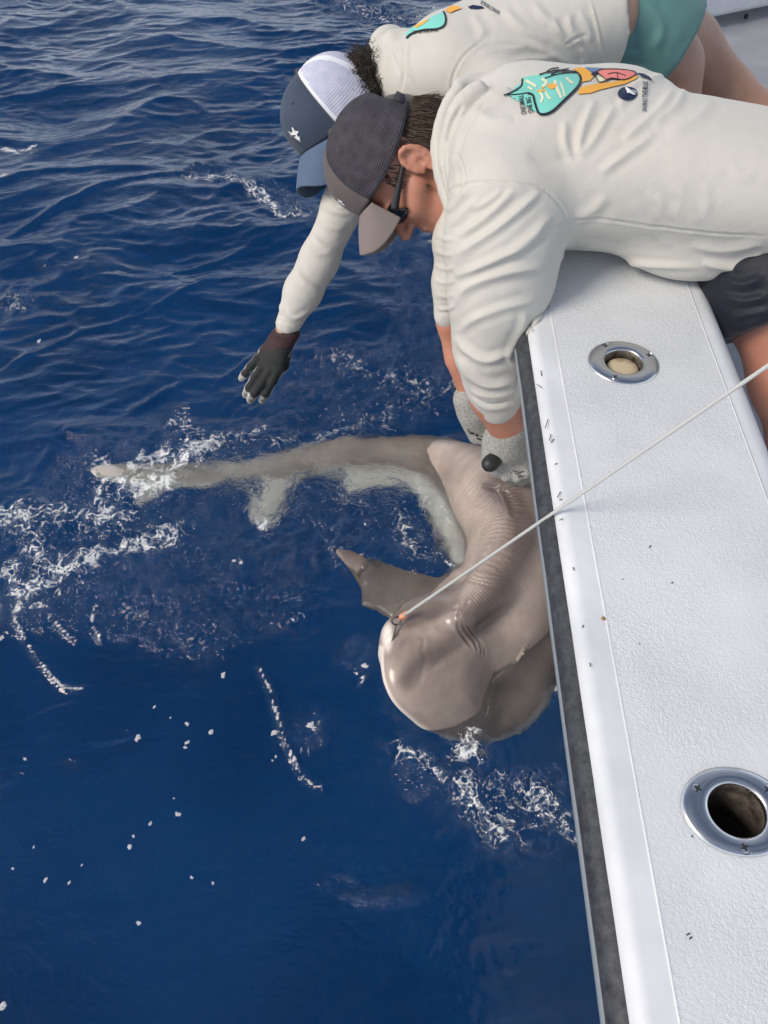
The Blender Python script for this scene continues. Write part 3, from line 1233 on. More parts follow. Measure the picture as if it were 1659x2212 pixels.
# spine: picture position of the axis, height of the axis, half width, half depth
SPINE = [
    (1012, 1480, -0.040, 0.110, 0.062),
    (1025, 1430, -0.046, 0.160, 0.082),
    (1052, 1375, -0.034, 0.160, 0.096),
    (1100, 1310, -0.004, 0.126, 0.106),
    (1112, 1230, 0.030, 0.108, 0.114),
    (1108, 1150, 0.044, 0.100, 0.112),
    (1068, 1078, 0.042, 0.096, 0.104),
    (1000, 1030, -0.012, 0.076, 0.086),
    (930, 1006, -0.040, 0.064, 0.072),
    (850, 998, -0.050, 0.056, 0.062),
    (770, 1000, -0.049, 0.050, 0.054),
    (690, 1006, -0.045, 0.043, 0.046),
    (610, 1020, -0.043, 0.037, 0.040),
    (530, 1030, -0.038, 0.030, 0.034),
    (450, 1032, -0.042, 0.026, 0.028),
    (380, 1028, -0.030, 0.022, 0.020),
]
raw = np.array([[*SP(x, y, z), w, h] for x, y, z, w, h in SPINE])
fine = spline(raw, 60)
fld = Field(0.0065, 0.03)
zax = np.array([0.0, 0.0, 1.0])
seg_pts = fine[:, :3]


def body_fn(p):
    best = np.full(p.shape[:-1], 9.0)
    for i in range(len(seg_pts) - 1):
        a, b2 = seg_pts[i], seg_pts[i + 1]
        ab = b2 - a
        t = np.clip(((p - a) @ ab) / (ab @ ab), 0, 1)
        q = p - a - t[..., None] * ab
        tv = ab / np.linalg.norm(ab)
        up = zax - tv * tv[2]
        up /= np.linalg.norm(up)
        du = q @ up
        dr = np.linalg.norm(q - du[..., None] * up, axis=-1)
        A = fine[i, 4] + (fine[i + 1, 4] - fine[i, 4]) * t
        B = fine[i, 3] + (fine[i + 1, 3] - fine[i, 3]) * t
        n = np.sqrt((du / A) ** 2 + (dr / B) ** 2)
        g = np.sqrt((du / A ** 2) ** 2 + (dr / B ** 2) ** 2)
        d = n * (n - 1) / (g + 1e-6)
        d = np.where(n < 1e-4, -np.minimum(A, B), d)
        best = np.minimum(best, d)
    return best


# split the body into lengths so each works on its own small box
def add_body(i0, i1):
    global seg_pts

    def fn(p, i0=i0, i1=i1):
        best = np.full(p.shape[:-1], 9.0)
        for i in range(i0, i1):
            a, b2 = fine[i, :3], fine[i + 1, :3]
            ab = b2 - a
            t = np.clip(((p - a) @ ab) / (ab @ ab), 0, 1)
            q = p - a - t[..., None] * ab
            tv = ab / np.linalg.norm(ab)
            up = zax - tv * tv[2]
            up /= np.linalg.norm(up)
            du = q @ up
            dr = np.linalg.norm(q - du[..., None] * up, axis=-1)
            A = fine[i, 4] + (fine[i + 1, 4] - fine[i, 4]) * t
            B = fine[i, 3] + (fine[i + 1, 3] - fine[i, 3]) * t
            n = np.sqrt((du / A) ** 2 + (dr / B) ** 2)
            g = np.sqrt((du / A ** 2) ** 2 + (dr / B ** 2) ** 2)
            d = n * (n - 1) / (g + 1e-6)
            d = np.where(n < 1e-4, -np.minimum(A, B), d)
            best = np.minimum(best, d)
        return best
    sub = fine[i0:i1 + 1]
    r = sub[:, 3:5].max()
    fld.add(fn, sub[:, :3].min(0) - r, sub[:, :3].max(0) + r, 0.004 if i0 else 0.03)


for i0 in range(0, 59, 8):
    add_body(i0, min(i0 + 8, 59))
# head: a broad blunt oval tipped so that its far (left) cheek is out of the water
hc_ = SP(1000, 1432, 0.012)
hx = SP(1200, 1470, -0.100) - SP(825, 1440, 0.085)
hx /= np.linalg.norm(hx)
hy = SP(1000, 1590, 0.01) - SP(1030, 1330, 0.05)
hy -= hx * (hx @ hy)
hy /= np.linalg.norm(hy)
hz = np.cross(hx, hy)
if hz[2] < 0:
    hz = -hz
fld.ell(hc_, [hx, hy, hz], [0.168, 0.121, 0.058], 0.04)
fld.ell(SP(950, 1462, 0.036), [hx, hy, hz], [0.118, 0.094, 0.040], 0.04)
fld.ell(SP(1095, 1455, -0.066), [hx, hy, hz], [0.105, 0.100, 0.060], 0.04)
fld.chain([SP(700, 1022, -0.085), SP(780, 1024, -0.092), SP(860, 1036, -0.092), SP(925, 1060, -0.075), SP(975, 1120, -0.055), SP(1000, 1200, -0.035)], [0.030, 0.036, 0.042, 0.046, 0.048, 0.046], 0.02)
# jaw corner bulge at the hook and the cheek ridge running back from it
fld.cone(SP(862, 1378, 0.052), 0.024, SP(915, 1350, 0.050), 0.036, 0.05)
fld.cone(SP(915, 1350, 0.050), 0.036, SP(985, 1330, 0.055), 0.045, 0.06)
fld.cone(SP(848, 1420, 0.050), 0.022, SP(862, 1375, 0.055), 0.026, 0.03)
# high back ridge from the shoulders round to the gloved hands
RID = [(1010, 1330), (1055, 1270), (1098, 1200), (1118, 1140), (1105, 1085), (1082, 1040)]
fld.chain([SP(x, y, 0.118 if k < 5 else 0.125) for k, (x, y) in enumerate(RID)], [0.022, 0.032, 0.036, 0.036, 0.032, 0.026], 0.05)
# dorsal fin folded over in the hands
fld.chain([SP(1085, 1050, 0.14), SP(1095, 1020, 0.19), SP(1105, 1000, 0.225)], [0.026, 0.018, 0.010], 0.03)


def fin(px, zs, thick, k=0.02, edge=0.25):
    """plate through three picture anchor points lifted to heights zs[0..2]"""
    (a, za), (b2, zb), (c, zc) = zs
    o, p1, p2 = SP(*a, za), SP(*b2, zb), SP(*c, zc)
    e1 = p1 - o
    e1 /= np.linalg.norm(e1)
    nn = np.cross(e1, p2 - o)
    nn /= np.linalg.norm(nn)
    e2 = np.cross(nn, e1)
    poly = []
    for x, y in px:
        r = ray(x, y)
        t = ((o - CAMP) @ nn) / (r @ nn)
        w = CAMP + r * t - o
        poly.append((w @ e1, w @ e2))
    fld.plate(poly, e1, e2, o, thick, edge, k)


# pectoral fin, swept back with a fold near the tip
fin([(1030, 1262), (960, 1254), (900, 1236), (835, 1220), (798, 1205), (768, 1238), (777, 1275), (780, 1316), (815, 1326), (850, 1344), (905, 1368), (1020, 1360)],
    [((1000, 1300), 0.004), ((800, 1250), -0.002), ((900, 1345), 0.002)], 0.014, 0.008)
fin([(812, 1222), (785, 1196), (745, 1184), (720, 1181), (724, 1196), (738, 1216), (762, 1245), (782, 1262), (800, 1250)],
    [((800, 1240), 0.003), ((722, 1184), 0.034), ((770, 1245), 0.003)], 0.010, 0.012)
# other pectoral, under water on the boat side
fin([(1120, 1330), (1190, 1330), (1240, 1420), (1205, 1500), (1160, 1440)],
    [((1140, 1340), -0.05), ((1215, 1450), -0.10), ((1230, 1400), -0.10)], 0.014, 0.02)
# pelvic fin, anal/lower fin, second dorsal, tail
fin([(870, 1020), (760, 1030), (738, 1062), (740, 1088), (765, 1082), (800, 1070), (860, 1062)],
    [((860, 1030), -0.055), ((745, 1075), -0.060), ((800, 1030), -0.05)], 0.010, 0.02)
fin([(690, 1010), (600, 1030), (566, 1060), (545, 1100), (550, 1140), (572, 1155), (598, 1140), (618, 1110), (630, 1070), (650, 1045)],
    [((640, 1030), -0.045), ((565, 1140), -0.060), ((600, 1040), -0.045)], 0.010, 0.02)
fin([(760, 985), (700, 1000), (696, 975), (712, 955), (738, 945), (765, 950), (800, 966)],
    [((750, 980), -0.012), ((720, 955), 0.004), ((790, 980), -0.01)], 0.009, 0.02)
fin([(480, 1015), (440, 1004), (395, 1004), (372, 1000), (330, 1003), (290, 1002), (240, 1002), (205, 1006), (190, 1014), (198, 1026), (232, 1040), (290, 1052), (350, 1060), (440, 1056), (500, 1050)],
    [((440, 1030), -0.012), ((195, 1015), 0.032), ((330, 1055), 0.010)], 0.014, 0.02)
fin([(350, 1040), (330, 1050), (300, 1075), (285, 1100), (300, 1098), (340, 1080), (390, 1050)],
    [((350, 1040), -0.012), ((290, 1095), -0.03), ((390, 1045), -0.015)], 0.008, 0.02)
sv, sf = fld.mesh()
sv = relax(sv, sf, 3, 0.5)
m_shark = mat('shark_skin', (0.2, 0.15, 0.12), 0.33, 0.5)
shark = subdiv('shark', sv, sf, m_shark, None, 1)
tag(shark, 'grey brown shark curled in the water against the boat side', 'shark')
shme = shark.data

# position of each vertex along the spine
v = verts_of(shme)
dense = spline(raw, 400)
best = np.full(len(v), 9.0)
si = np.zeros(len(v), int)
for i in range(0, 400):
    d = (v[:, 0] - dense[i, 0]) ** 2 + (v[:, 1] - dense[i, 1]) ** 2 + (v[:, 2] - dense[i, 2]) ** 2
    m = d < best
    best[m] = d[m]
    si[m] = i
arc_len = np.concatenate([[0], np.cumsum(np.linalg.norm(np.diff(dense[:, :3], axis=0), axis=1))])
px, py, dd = project(v)
n0 = normals_of(shme)
# gill slits, eye-side creases, mouth line
GR = [
    ([(988, 1338), (990, 1358), (1002, 1378), (1020, 1398)], 2.6, -0.0055), ([(996, 1342), (1004, 1362), (1022, 1384), (1034, 1408)], 2.4, -0.005),
    ([(1006, 1350), (1020, 1368), (1036, 1392), (1042, 1414)], 2.2, -0.0045), ([(1030, 1376), (1045, 1398), (1050, 1416)], 2.0, -0.003),
    ([(908, 1408), (915, 1392), (912, 1378), (900, 1376)], 4, -0.0018), ([(905, 1480), (912, 1450), (918, 1420), (912, 1400)], 5.0, -0.0015),
    ([(930, 1446), (965, 1416), (1000, 1396), (985, 1405)], 6, -0.0018), ([(866, 1400), (880, 1384), (900, 1376), (930, 1372)], 5, -0.002),
    ([(930, 1350), (950, 1368), (985, 1372)], 9, 0.0015), ([(870, 1420), (890, 1400), (905, 1395)], 7, 0.0012),
    ([(985, 1335), (996, 1320), (1015, 1300)], 3, -0.005), ([(975, 1315), (990, 1312), (1000, 1300)], 3, -0.004),
    ([(1085, 1050), (1060, 1052), (1040, 1048)], 5, 0.004), ([(1040, 1046), (1075, 1060), (1092, 1090), (1100, 1120)], 6, 0.005),
    ([(836, 1392), (850, 1376), (866, 1362)], 3, -0.006),
    ([(778, 1262), (782, 1240), (800, 1224)], 5, -0.004), ([(878, 1300), (860, 1310)], 4, 0.002),
]
folds(shme, GR)
v = verts_of(shme)
# the boat side of the head and shoulder rolls under the water
WL = spline([(1240, 1240), (1180, 1320), (1112, 1418), (1066, 1462), (1052, 1535), (985, 1580), (915, 1600)], 60)
wd, wt = seg_dist(px, py, WL)
k_ = np.clip((wt * 59).astype(int), 0, 58)
tx, ty = WL[k_ + 1, 0] - WL[k_, 0], WL[k_ + 1, 1] - WL[k_, 1]
sgn = np.sign(-(tx * (py - WL[k_, 1]) - ty * (px - WL[k_, 0])))
sd = wd * sgn
v[:, 2] -= 0.056 * sstep(-70, 45, sd) * sstep(1180, 1290, py)
v += n0 * (0.0014 * fbm3(v * 14, 3))[:, None]
# coarse loose skin folds across the back
wm = np.zeros(len(v))
for pts, w in ([(960, 1040), (1010, 1080), (1055, 1140), (1070, 1200), (1050, 1270), (1020, 1320)], 62), ([(1080, 1040), (1115, 1090), (1130, 1120)], 22), ([(1100, 1180), (1070, 1260)], 40):
    dq, t = seg_dist(px, py, spline(pts, 40))
    wm = np.maximum(wm, np.exp(-(dq / w) ** 2) * np.clip(np.minimum(t, 1 - t) * 7, 0.0, 1))
s_al = arc_len[si]
wm *= sstep(0.02, 0.35, n0[:, 2])
wv = v + 0.0
ph = (s_al + 0.012 * noise3(v * 18) + 0.10 * (px - 1050) * 0.001)
set_verts(shme, v)
# white underside: lower part of the section, and the left rim of the head
axisz = dense[si, 2]
rel = (v[:, 2] - axisz) / np.maximum(dense[si, 4], 0.02)
edge_n = 0.10 * fbm3(v * 11, 4)
belly = sstep(0.06, -0.10, n0[:, 2] + 0.30 + edge_n * 0.8)
fin_m = sstep(0.05, 0.16, np.sqrt(best) - np.maximum(dense[si, 3], dense[si, 4]) + 0.02)
pec = (px < 985) & (py > 1170) & (py < 1365) & (px < 985 - 3.2 * (py - 1325).clip(0)) & ~((px < 870) & (py > 1335))
belly = belly * (1 - 0.3 * fin_m) * np.where(pec & (px < 850), 0.0, 1.0)
# tail end carries the white higher up its flank; tail_ also pales it as submerged
tail_ = sstep(0.64, 0.95, s_al / arc_len[-1])
side = ((v - dense[si, :3]) @ camdir(0, -1, 0)) / np.maximum(dense[si, 3], 0.02)
belly = np.maximum(belly, sstep(0.35, 0.8, side + edge_n) * sstep(0.38, 0.5, s_al / arc_len[-1]) * 0.9)
dqb, tb = seg_dist(px, py, spline([(700, 1040), (790, 1042), (860, 1056), (920, 1080), (968, 1135), (995, 1215)], 40))
belly = np.maximum(belly, np.exp(-(dqb / 26) ** 4) * sstep(0.035, -0.01, v[:, 2]))
belly = np.maximum(belly, (0.42 + 0.15 * edge_n) * tail_)  # tail paled in colour for the look of light under water
dqb, tb = seg_dist(px, py, spline([(975, 1596), (1040, 1604), (1110, 1588), (1165, 1545), (1205, 1480)], 40))
belly = np.maximum(belly, np.exp(-(dqb / 16) ** 4) * 0.6)
belly = np.where((px < 985) & (py > 1165) & (py < 1345) & (px > 690), belly * sstep(930, 985, px), belly)
attr(shme, 'belly', belly)
attr(shme, 'wrinkle', wm)
attr(shme, 'along', ph)
mott = 0.5 + 0.5 * np.clip(2.0 * fbm3(v * 6, 4), -1, 1)
dq, t = seg_dist(px, py, spline([(1005, 1350), (1052, 1312), (1105, 1235), (1135, 1155), (1112, 1092), (1070, 1056)], 60))
dorsal_shade = 1.1 * np.exp(-(dq / 36) ** 2)
dq, t = seg_dist(px, py, spline([(878, 1470), (905, 1432), (960, 1402), (1000, 1360)], 30))
dorsal_shade = np.maximum(dorsal_shade, 0.95 * np.exp(-(dq / 30) ** 2))  # cheek crease shading painted into the colour
dorsal_shade = np.maximum(dorsal_shade, 0.38 * sstep(1350, 1430, py) * sstep(60, -10, sd))
dorsal_shade = np.maximum(dorsal_shade, 0.55 * sstep(-12, 18, sd) * sstep(1180, 1290, py))  # darker past the waterline, underwater shade painted in
dorsal_shade = np.maximum(dorsal_shade, (0.75 + 0.5 * (mott - 0.5)) * sstep(1015, 960, px + 2.6 * (py - 1320).clip(0)) * (px < 1020) * (py > 1170) * sstep(1375, 1350, py))
attr(shme, 'dorsal_shade', np.clip(dorsal_shade + 0.35 * (mott - 0.5), 0, 1))
mouth = np.exp(-(np.hypot((px - 836) / 12, (py - 1374) / 32)) ** 4) + np.exp(-(seg_dist(px, py, spline([(820, 1405), (823, 1455), (839, 1512), (880, 1557), (935, 1584), (975, 1592)], 20))[0] / 12) ** 4) * sstep(0.62, 0.40, n0[:, 2])
attr(shme, 'mouth', np.clip(mouth, 0, 1))

b = bsdf(m_shark)
ab_ = N(m_shark, 'ShaderNodeAttribute', attribute_name='belly')
ad_ = N(m_shark, 'ShaderNodeAttribute', attribute_name='dorsal_shade')
aw_ = N(m_shark, 'ShaderNodeAttribute', attribute_name='wrinkle')
al_ = N(m_shark, 'ShaderNodeAttribute', attribute_name='along')
am_ = N(m_shark, 'ShaderNodeAttribute', attribute_name='mouth')
tc = N(m_shark, 'ShaderNodeTexCoord')
nz = N(m_shark, 'ShaderNodeTexNoise')
nz.inputs['Scale'].default_value = 9
nz.inputs['Detail'].default_value = 7
nz.inputs['Roughness'].default_value = 0.6
L(m_shark, tc.outputs['Object'], nz.inputs['Vector'])
c1 = N(m_shark, 'ShaderNodeMixRGB')
c1.inputs['Color1'].default_value = (0.29, 0.232, 0.203, 1)
c1.inputs['Color2'].default_value = (0.45, 0.368, 0.318, 1)
rmp = N(m_shark, 'ShaderNodeMapRange')
rmp.inputs['From Min'].default_value = 0.35
rmp.inputs['From Max'].default_value = 0.65
L(m_shark, nz.outputs['Fac'], rmp.inputs['Value'])
L(m_shark, rmp.outputs[0], c1.inputs['Fac'])
c2 = N(m_shark, 'ShaderNodeMixRGB')
c2.inputs['Color2'].default_value = (0.080, 0.060, 0.058, 1)
L(m_shark, c1.outputs[0], c2.inputs['Color1'])
L(m_shark, M(m_shark, 'MULTIPLY', ad_.outputs['Fac'], 0.85), c2.inputs['Fac'])
# wrinkles: lines across the body, darker in the creases
sx = N(m_shark, 'ShaderNodeMath', operation='MULTIPLY')
sx.inputs[1].default_value = 700.0
L(m_shark, al_.outputs['Fac'], sx.inputs[0])
sn = N(m_shark, 'ShaderNodeMath', operation='SINE')
nz2 = N(m_shark, 'ShaderNodeTexNoise')
nz2.inputs['Scale'].default_value = 38
nz2.inputs['Detail'].default_value = 3
L(m_shark, tc.outputs['Object'], nz2.inputs['Vector'])
L(m_shark, M(m_shark, 'ADD', sx.outputs[0], M(m_shark, 'MULTIPLY', nz2.outputs['Fac'], 11.0)), sn.inputs[0])
wrk = M(m_shark, 'MULTIPLY', sn.outputs[0], aw_.outputs['Fac'])
wrk_n = M(m_shark, 'MULTIPLY', wrk, nz2.outputs['Fac'])
c3 = N(m_shark, 'ShaderNodeMixRGB')
c3.inputs['Color2'].default_value = (0.74, 0.72, 0.66, 1)
L(m_shark, c2.outputs[0], c3.inputs['Color1'])
L(m_shark, ab_.outputs['Fac'], c3.inputs['Fac'])
c4 = N(m_shark, 'ShaderNodeMixRGB')
c4.inputs['Color2'].default_value = (0.84, 0.76, 0.69, 1)
L(m_shark, c3.outputs[0], c4.inputs['Color1'])
L(m_shark, am_.outputs['Fac'], c4.inputs['Fac'])
L(m_shark, c4.outputs[0], b.inputs['Base Color'])
b.inputs['Roughness'].default_value = 0.30
b.inputs['Specular IOR Level'].default_value = 0.30
b.inputs['Coat Weight'].default_value = 0.35
b.inputs['Coat Roughness'].default_value = 0.20
add_bump(m_shark, wrk_n, 0.6, 0.0020)
nz3 = N(m_shark, 'ShaderNodeTexNoise')
nz3.inputs['Scale'].default_value = 160
nz3.inputs['Detail'].default_value = 3
L(m_shark, tc.outputs['Object'], nz3.inputs['Vector'])
add_bump(m_shark, nz3.outputs['Fac'], 0.12, 0.001)

# ------------------------------------------------------------------ line, crimp and hook
if DEBUG_SHARK:
    bvs = bvh_local(shark)
    for q in [(830, 1450), (900, 1450), (1000, 1450), (1060, 1450), (1100, 1450), (1130, 1480), (1180, 1450), (1050, 1560), (950, 1580), (1000, 1597), (1150, 1380), (1180, 1330), (930, 1000), (850, 1000), (870, 1270), (790, 1290)]:
        h = bvs.ray_cast(Vector(CAMP), Vector(ray(*q)).normalized())
        print('SHARK', q, None if h[0] is None else round(h[0].z, 3))
m_line = mat('clear_line', (0.68, 0.70, 0.68), 0.32, 0.5)
bsdf(m_line).inputs['Transmission Weight'].default_value = 0.25
m_crimp = mat('orange_sleeve', (0.72, 0.25, 0.12), 0.4)
add_noise_color(m_crimp, (0.55, 0.16, 0.07), (0.80, 0.42, 0.26), 120, 3)
m_hook = mat('hook_steel', (0.10, 0.10, 0.10), 0.35, 0.5, 0.8)
hk = SP(858, 1340, 0.125)
pa = SP(870, 1331, 0.128)
pb = P(1659, 790, 0.62)
pb2 = pa + (pb - pa) * 1.25
ts = np.linspace(0, 1, 30)[:, None]
lp = pa + (pb2 - pa) * ts
v, f = tube(lp, np.linspace(0.0029, 0.0017, 30), 10)
fl = link('fishing_line', np_mesh('fishing_line', v, f), m_line)
tag(fl, 'thick clear fishing line stretched from the shark mouth over the gunwale', 'fishing line')
v, f = tube([SP(884, 1322, 0.137), SP(878, 1326, 0.134), SP(868, 1332, 0.129), SP(862, 1337, 0.126)], [0.0036, 0.0058, 0.0060, 0.0042], 12)
link('crimp_sleeve', np_mesh('crimp_sleeve', v, f), m_crimp, fl)
hook = empty('fishing_hook', SP(856, 1342, 0.12))
tag(hook, 'dark circle hook caught in the corner of the shark mouth', 'hook')
a = np.linspace(0, 2 * math.pi, 28)
c0 = SP(856, 1341, 0.124)
e1, e2 = camdir(1, 0.2, 0), camdir(-0.2, 1, 0.5)
v, f = tube(c0 + 0.0085 * (np.cos(a)[:, None] * e1 + np.sin(a)[:, None] * e2), 0.0016, 8, False)
link('hook_eye', np_mesh('hook_eye', v, f), m_hook, hook)
hp = spline([SP(855, 1350, 0.121), SP(853, 1362, 0.116), SP(850, 1376, 0.108), SP(846, 1392, 0.098), SP(850, 1400, 0.085), SP(860, 1396, 0.07)], 30)
v, f = tube(hp, np.concatenate([np.full(24, 0.0019), np.linspace(0.0019, 0.0005, 6)]), 8)
link('hook_shank', np_mesh('hook_shank', v, f), m_hook, hook)
# ================================================================== people: shared materials
def cloth_mat(name, c1, c2, rough=0.75, weave=900):
    m = mat(name, c1, rough, 0.25)
    add_noise_color(m, c1, c2, 5, 5, 0.6, 0.35, 0.65)
    noise_bump(m, weave, 0.12, 0.0004, 2)
    bsdf(m).inputs['Sheen Weight'].default_value = 0.15
    return m


m_shirt = cloth_mat('off_white_fabric', (0.53, 0.515, 0.47), (0.57, 0.555, 0.51))
noise_bump(m_shirt, 46, 0.22, 0.005, 6)
m_cream = cloth_mat('cream_fabric', (0.62, 0.57, 0.47), (0.68, 0.63, 0.53))
m_teal = cloth_mat('teal_fabric', (0.085, 0.195, 0.195), (0.11, 0.24, 0.235), 0.6)
m_navy = cloth_mat('dark_navy_fabric', (0.006, 0.009, 0.016), (0.010, 0.014, 0.024), 0.55)


def skin_mat(name, c1, c2):
    m = mat(name, c1, 0.48, 0.4)
    add_noise_color(m, c1, c2, 16, 6, 0.6, 0.3, 0.7)
    bsdf(m).inputs['Subsurface Weight'].default_value = 0.12
    bsdf(m).inputs['Subsurface Radius'].default_value = (0.012, 0.004, 0.002)
    noise_bump(m, 320, 0.15, 0.0006, 3)
    return m


m_skin = skin_mat('tanned_skin', (0.45, 0.195, 0.125), (0.56, 0.265, 0.185))
m_skin2 = skin_mat('brown_leg_skin', (0.36, 0.20, 0.14), (0.44, 0.26, 0.185))
m_hair = mat('brown_hair', (0.060, 0.040, 0.026), 0.45, 0.4)
m_hair2 = mat('dark_curly_hair', (0.040, 0.030, 0.024), 0.5, 0.4)
m_white = mat('white_print', (0.80, 0.80, 0.80), 0.7, 0.2)
m_ink = mat('navy_ink', (0.012, 0.022, 0.065), 0.7, 0.2)
m_blk = mat('black_ink', (0.02, 0.022, 0.03), 0.7, 0.2)
m_aqua = mat('aqua_ink', (0.20, 0.60, 0.52), 0.7, 0.2)
m_org = mat('orange_ink', (0.80, 0.40, 0.06), 0.7, 0.2)
m_pink = mat('coral_ink', (0.75, 0.22, 0.20), 0.7, 0.2)
m_cri = mat('cream_ink', (0.74, 0.72, 0.52), 0.7, 0.2)
m_blu = mat('slate_blue_ink', (0.13, 0.20, 0.34), 0.7, 0.2)


def frame_of(at, up_cam, fwd_cam):
    u = viewdir(*at, *up_cam)
    f = viewdir(*at, *fwd_cam)
    f = f - u * (f @ u)
    f /= np.linalg.norm(f)
    return f, u, np.cross(u, f)          # forward, up, left


def clamp_on_gunwale(v, y_pad=0.0):
    """cloth and body rest on the moulding instead of sinking into it"""
    inside = (v[:, 0] > XO - 0.002) & (v[:, 0] < XI + 0.002)
    rise = np.minimum(sstep(XO - 0.004, XO + 0.012, v[:, 0]), 1 - sstep(XI - 0.028, XI + 0.003, v[:, 0]))
    top = GZ - 0.016 * (1 - rise) + 0.0035
    v = v.copy()
    low = inside & (v[:, 2] < top) & (v[:, 2] > GZ - 0.16)
    v[low, 2] = top[low] + 0.05 * (v[low, 2] - top[low]) * 0
    return v


# ------------------------------------------------------------------ head (local: forward, left, up)
def head_mesh(ears=True):
    fl_ = Field(0.0028, 0.012)
    I3 = np.eye(3)
    fl_.ell((-0.012, 0, 0.030), I3, (0.097, 0.076, 0.090), 0.02)
    fl_.ell((0.036, 0, -0.035), I3, (0.056, 0.060, 0.082), 0.03)
    fl_.ell((0.040, 0, -0.083), I3, (0.043, 0.047, 0.034), 0.03)
    fl_.cone((0.074, -0.010, -0.098), 0.017, (0.074, 0.010, -0.098), 0.017, 0.02)
    fl_.cone((0.086, 0, 0.008), 0.0085, (0.110, 0, -0.027), 0.0115, 0.012)
    for s in (-1, 1):
        fl_.cone((0.101, s * 0.010, -0.031), 0.0075, (0.094, s * 0.014, -0.031), 0.006, 0.006)
        fl_.cone((0.075, s * 0.038, 0.019), 0.011, (0.088, s * 0.010, 0.022), 0.011, 0.012)
        fl_.cone((0.062, s * 0.043, -0.024), 0.020, (0.030, s * 0.058, -0.018), 0.017, 0.02)
        fl_.cone((-0.008, s * 0.058, -0.055), 0.016, (0.040, s * 0.042, -0.088), 0.018, 0.02)
        fl_.ell((0.088, s * 0.031, 0.001), I3, (0.010, 0.015, 0.010), 0.010, 's')
        fl_.ell((0.074, s * 0.031, 0.001), I3, (0.012, 0.0125, 0.0115), 0.003)
        if not ears:
            continue
        # ear: rim, inner fold, lobe
        ec = np.array([-0.008, s * 0.078, -0.004])
        pts, rad = [], []
        for a in np.linspace(-70, 215, 12):
            r = math.radians(a)
            pts.append(ec + np.array([0.002 - 0.017 * math.cos(r) * 1.0, s * (0.011 + 0.003 * math.sin(r)) - s * 0.007 * (math.cos(r) < -0.3), 0.030 * math.sin(r) + 0.002]))
            rad.append(0.0046)
        fl_.chain(pts, rad, 0.003)
        fl_.ell(ec + np.array([-0.004, s * 0.004, 0.0]), I3, (0.017, 0.006, 0.029), 0.006)
        fl_.cone(ec + np.array([-0.009, s * 0.010, 0.012]), 0.0035, ec + np.array([0.001, s * 0.009, -0.016]), 0.0035, 0.003)
        fl_.ell(ec + np.array([0.004, s * 0.012, -0.005]), I3, (0.0065, 0.007, 0.009), 0.003, 's')
        fl_.cone(ec + np.array([0.004, s * 0.006, -0.027]), 0.0065, ec + np.array([0.003, s * 0.006, -0.032]), 0.006, 0.005)
    fl_.cone((0.088, -0.017, -0.058), 0.0065, (0.088, 0.017, -0.058), 0.0065, 0.008)
    fl_.cone((0.085, -0.014, -0.070), 0.0075, (0.085, 0.014, -0.070), 0.0075, 0.008)
    fl_.cone((-0.030, 0, -0.05), 0.052, (-0.055, 0, -0.17), 0.058, 0.03)
    v, f = fl_.mesh()
    v = relax(v, f, 2, 0.4)
    # mouth line
    dmo = np.hypot(v[:, 0] - 0.094, (v[:, 2] + 0.0640) * 1.0)
    v[:, 0] -= 0.003 * np.exp(-((v[:, 2] + 0.0640) / 0.0022) ** 2) * (np.abs(v[:, 1]) < 0.022) * (v[:, 0] > 0.07)
    return v, f


HEAD_V, HEAD_F = head_mesh()
HEAD2_V, HEAD2_F = head_mesh(False)


def to_world(v, c, fr):
    return c + v[:, :1] * fr[0] + v[:, 1:2] * fr[2] + v[:, 2:3] * fr[1]


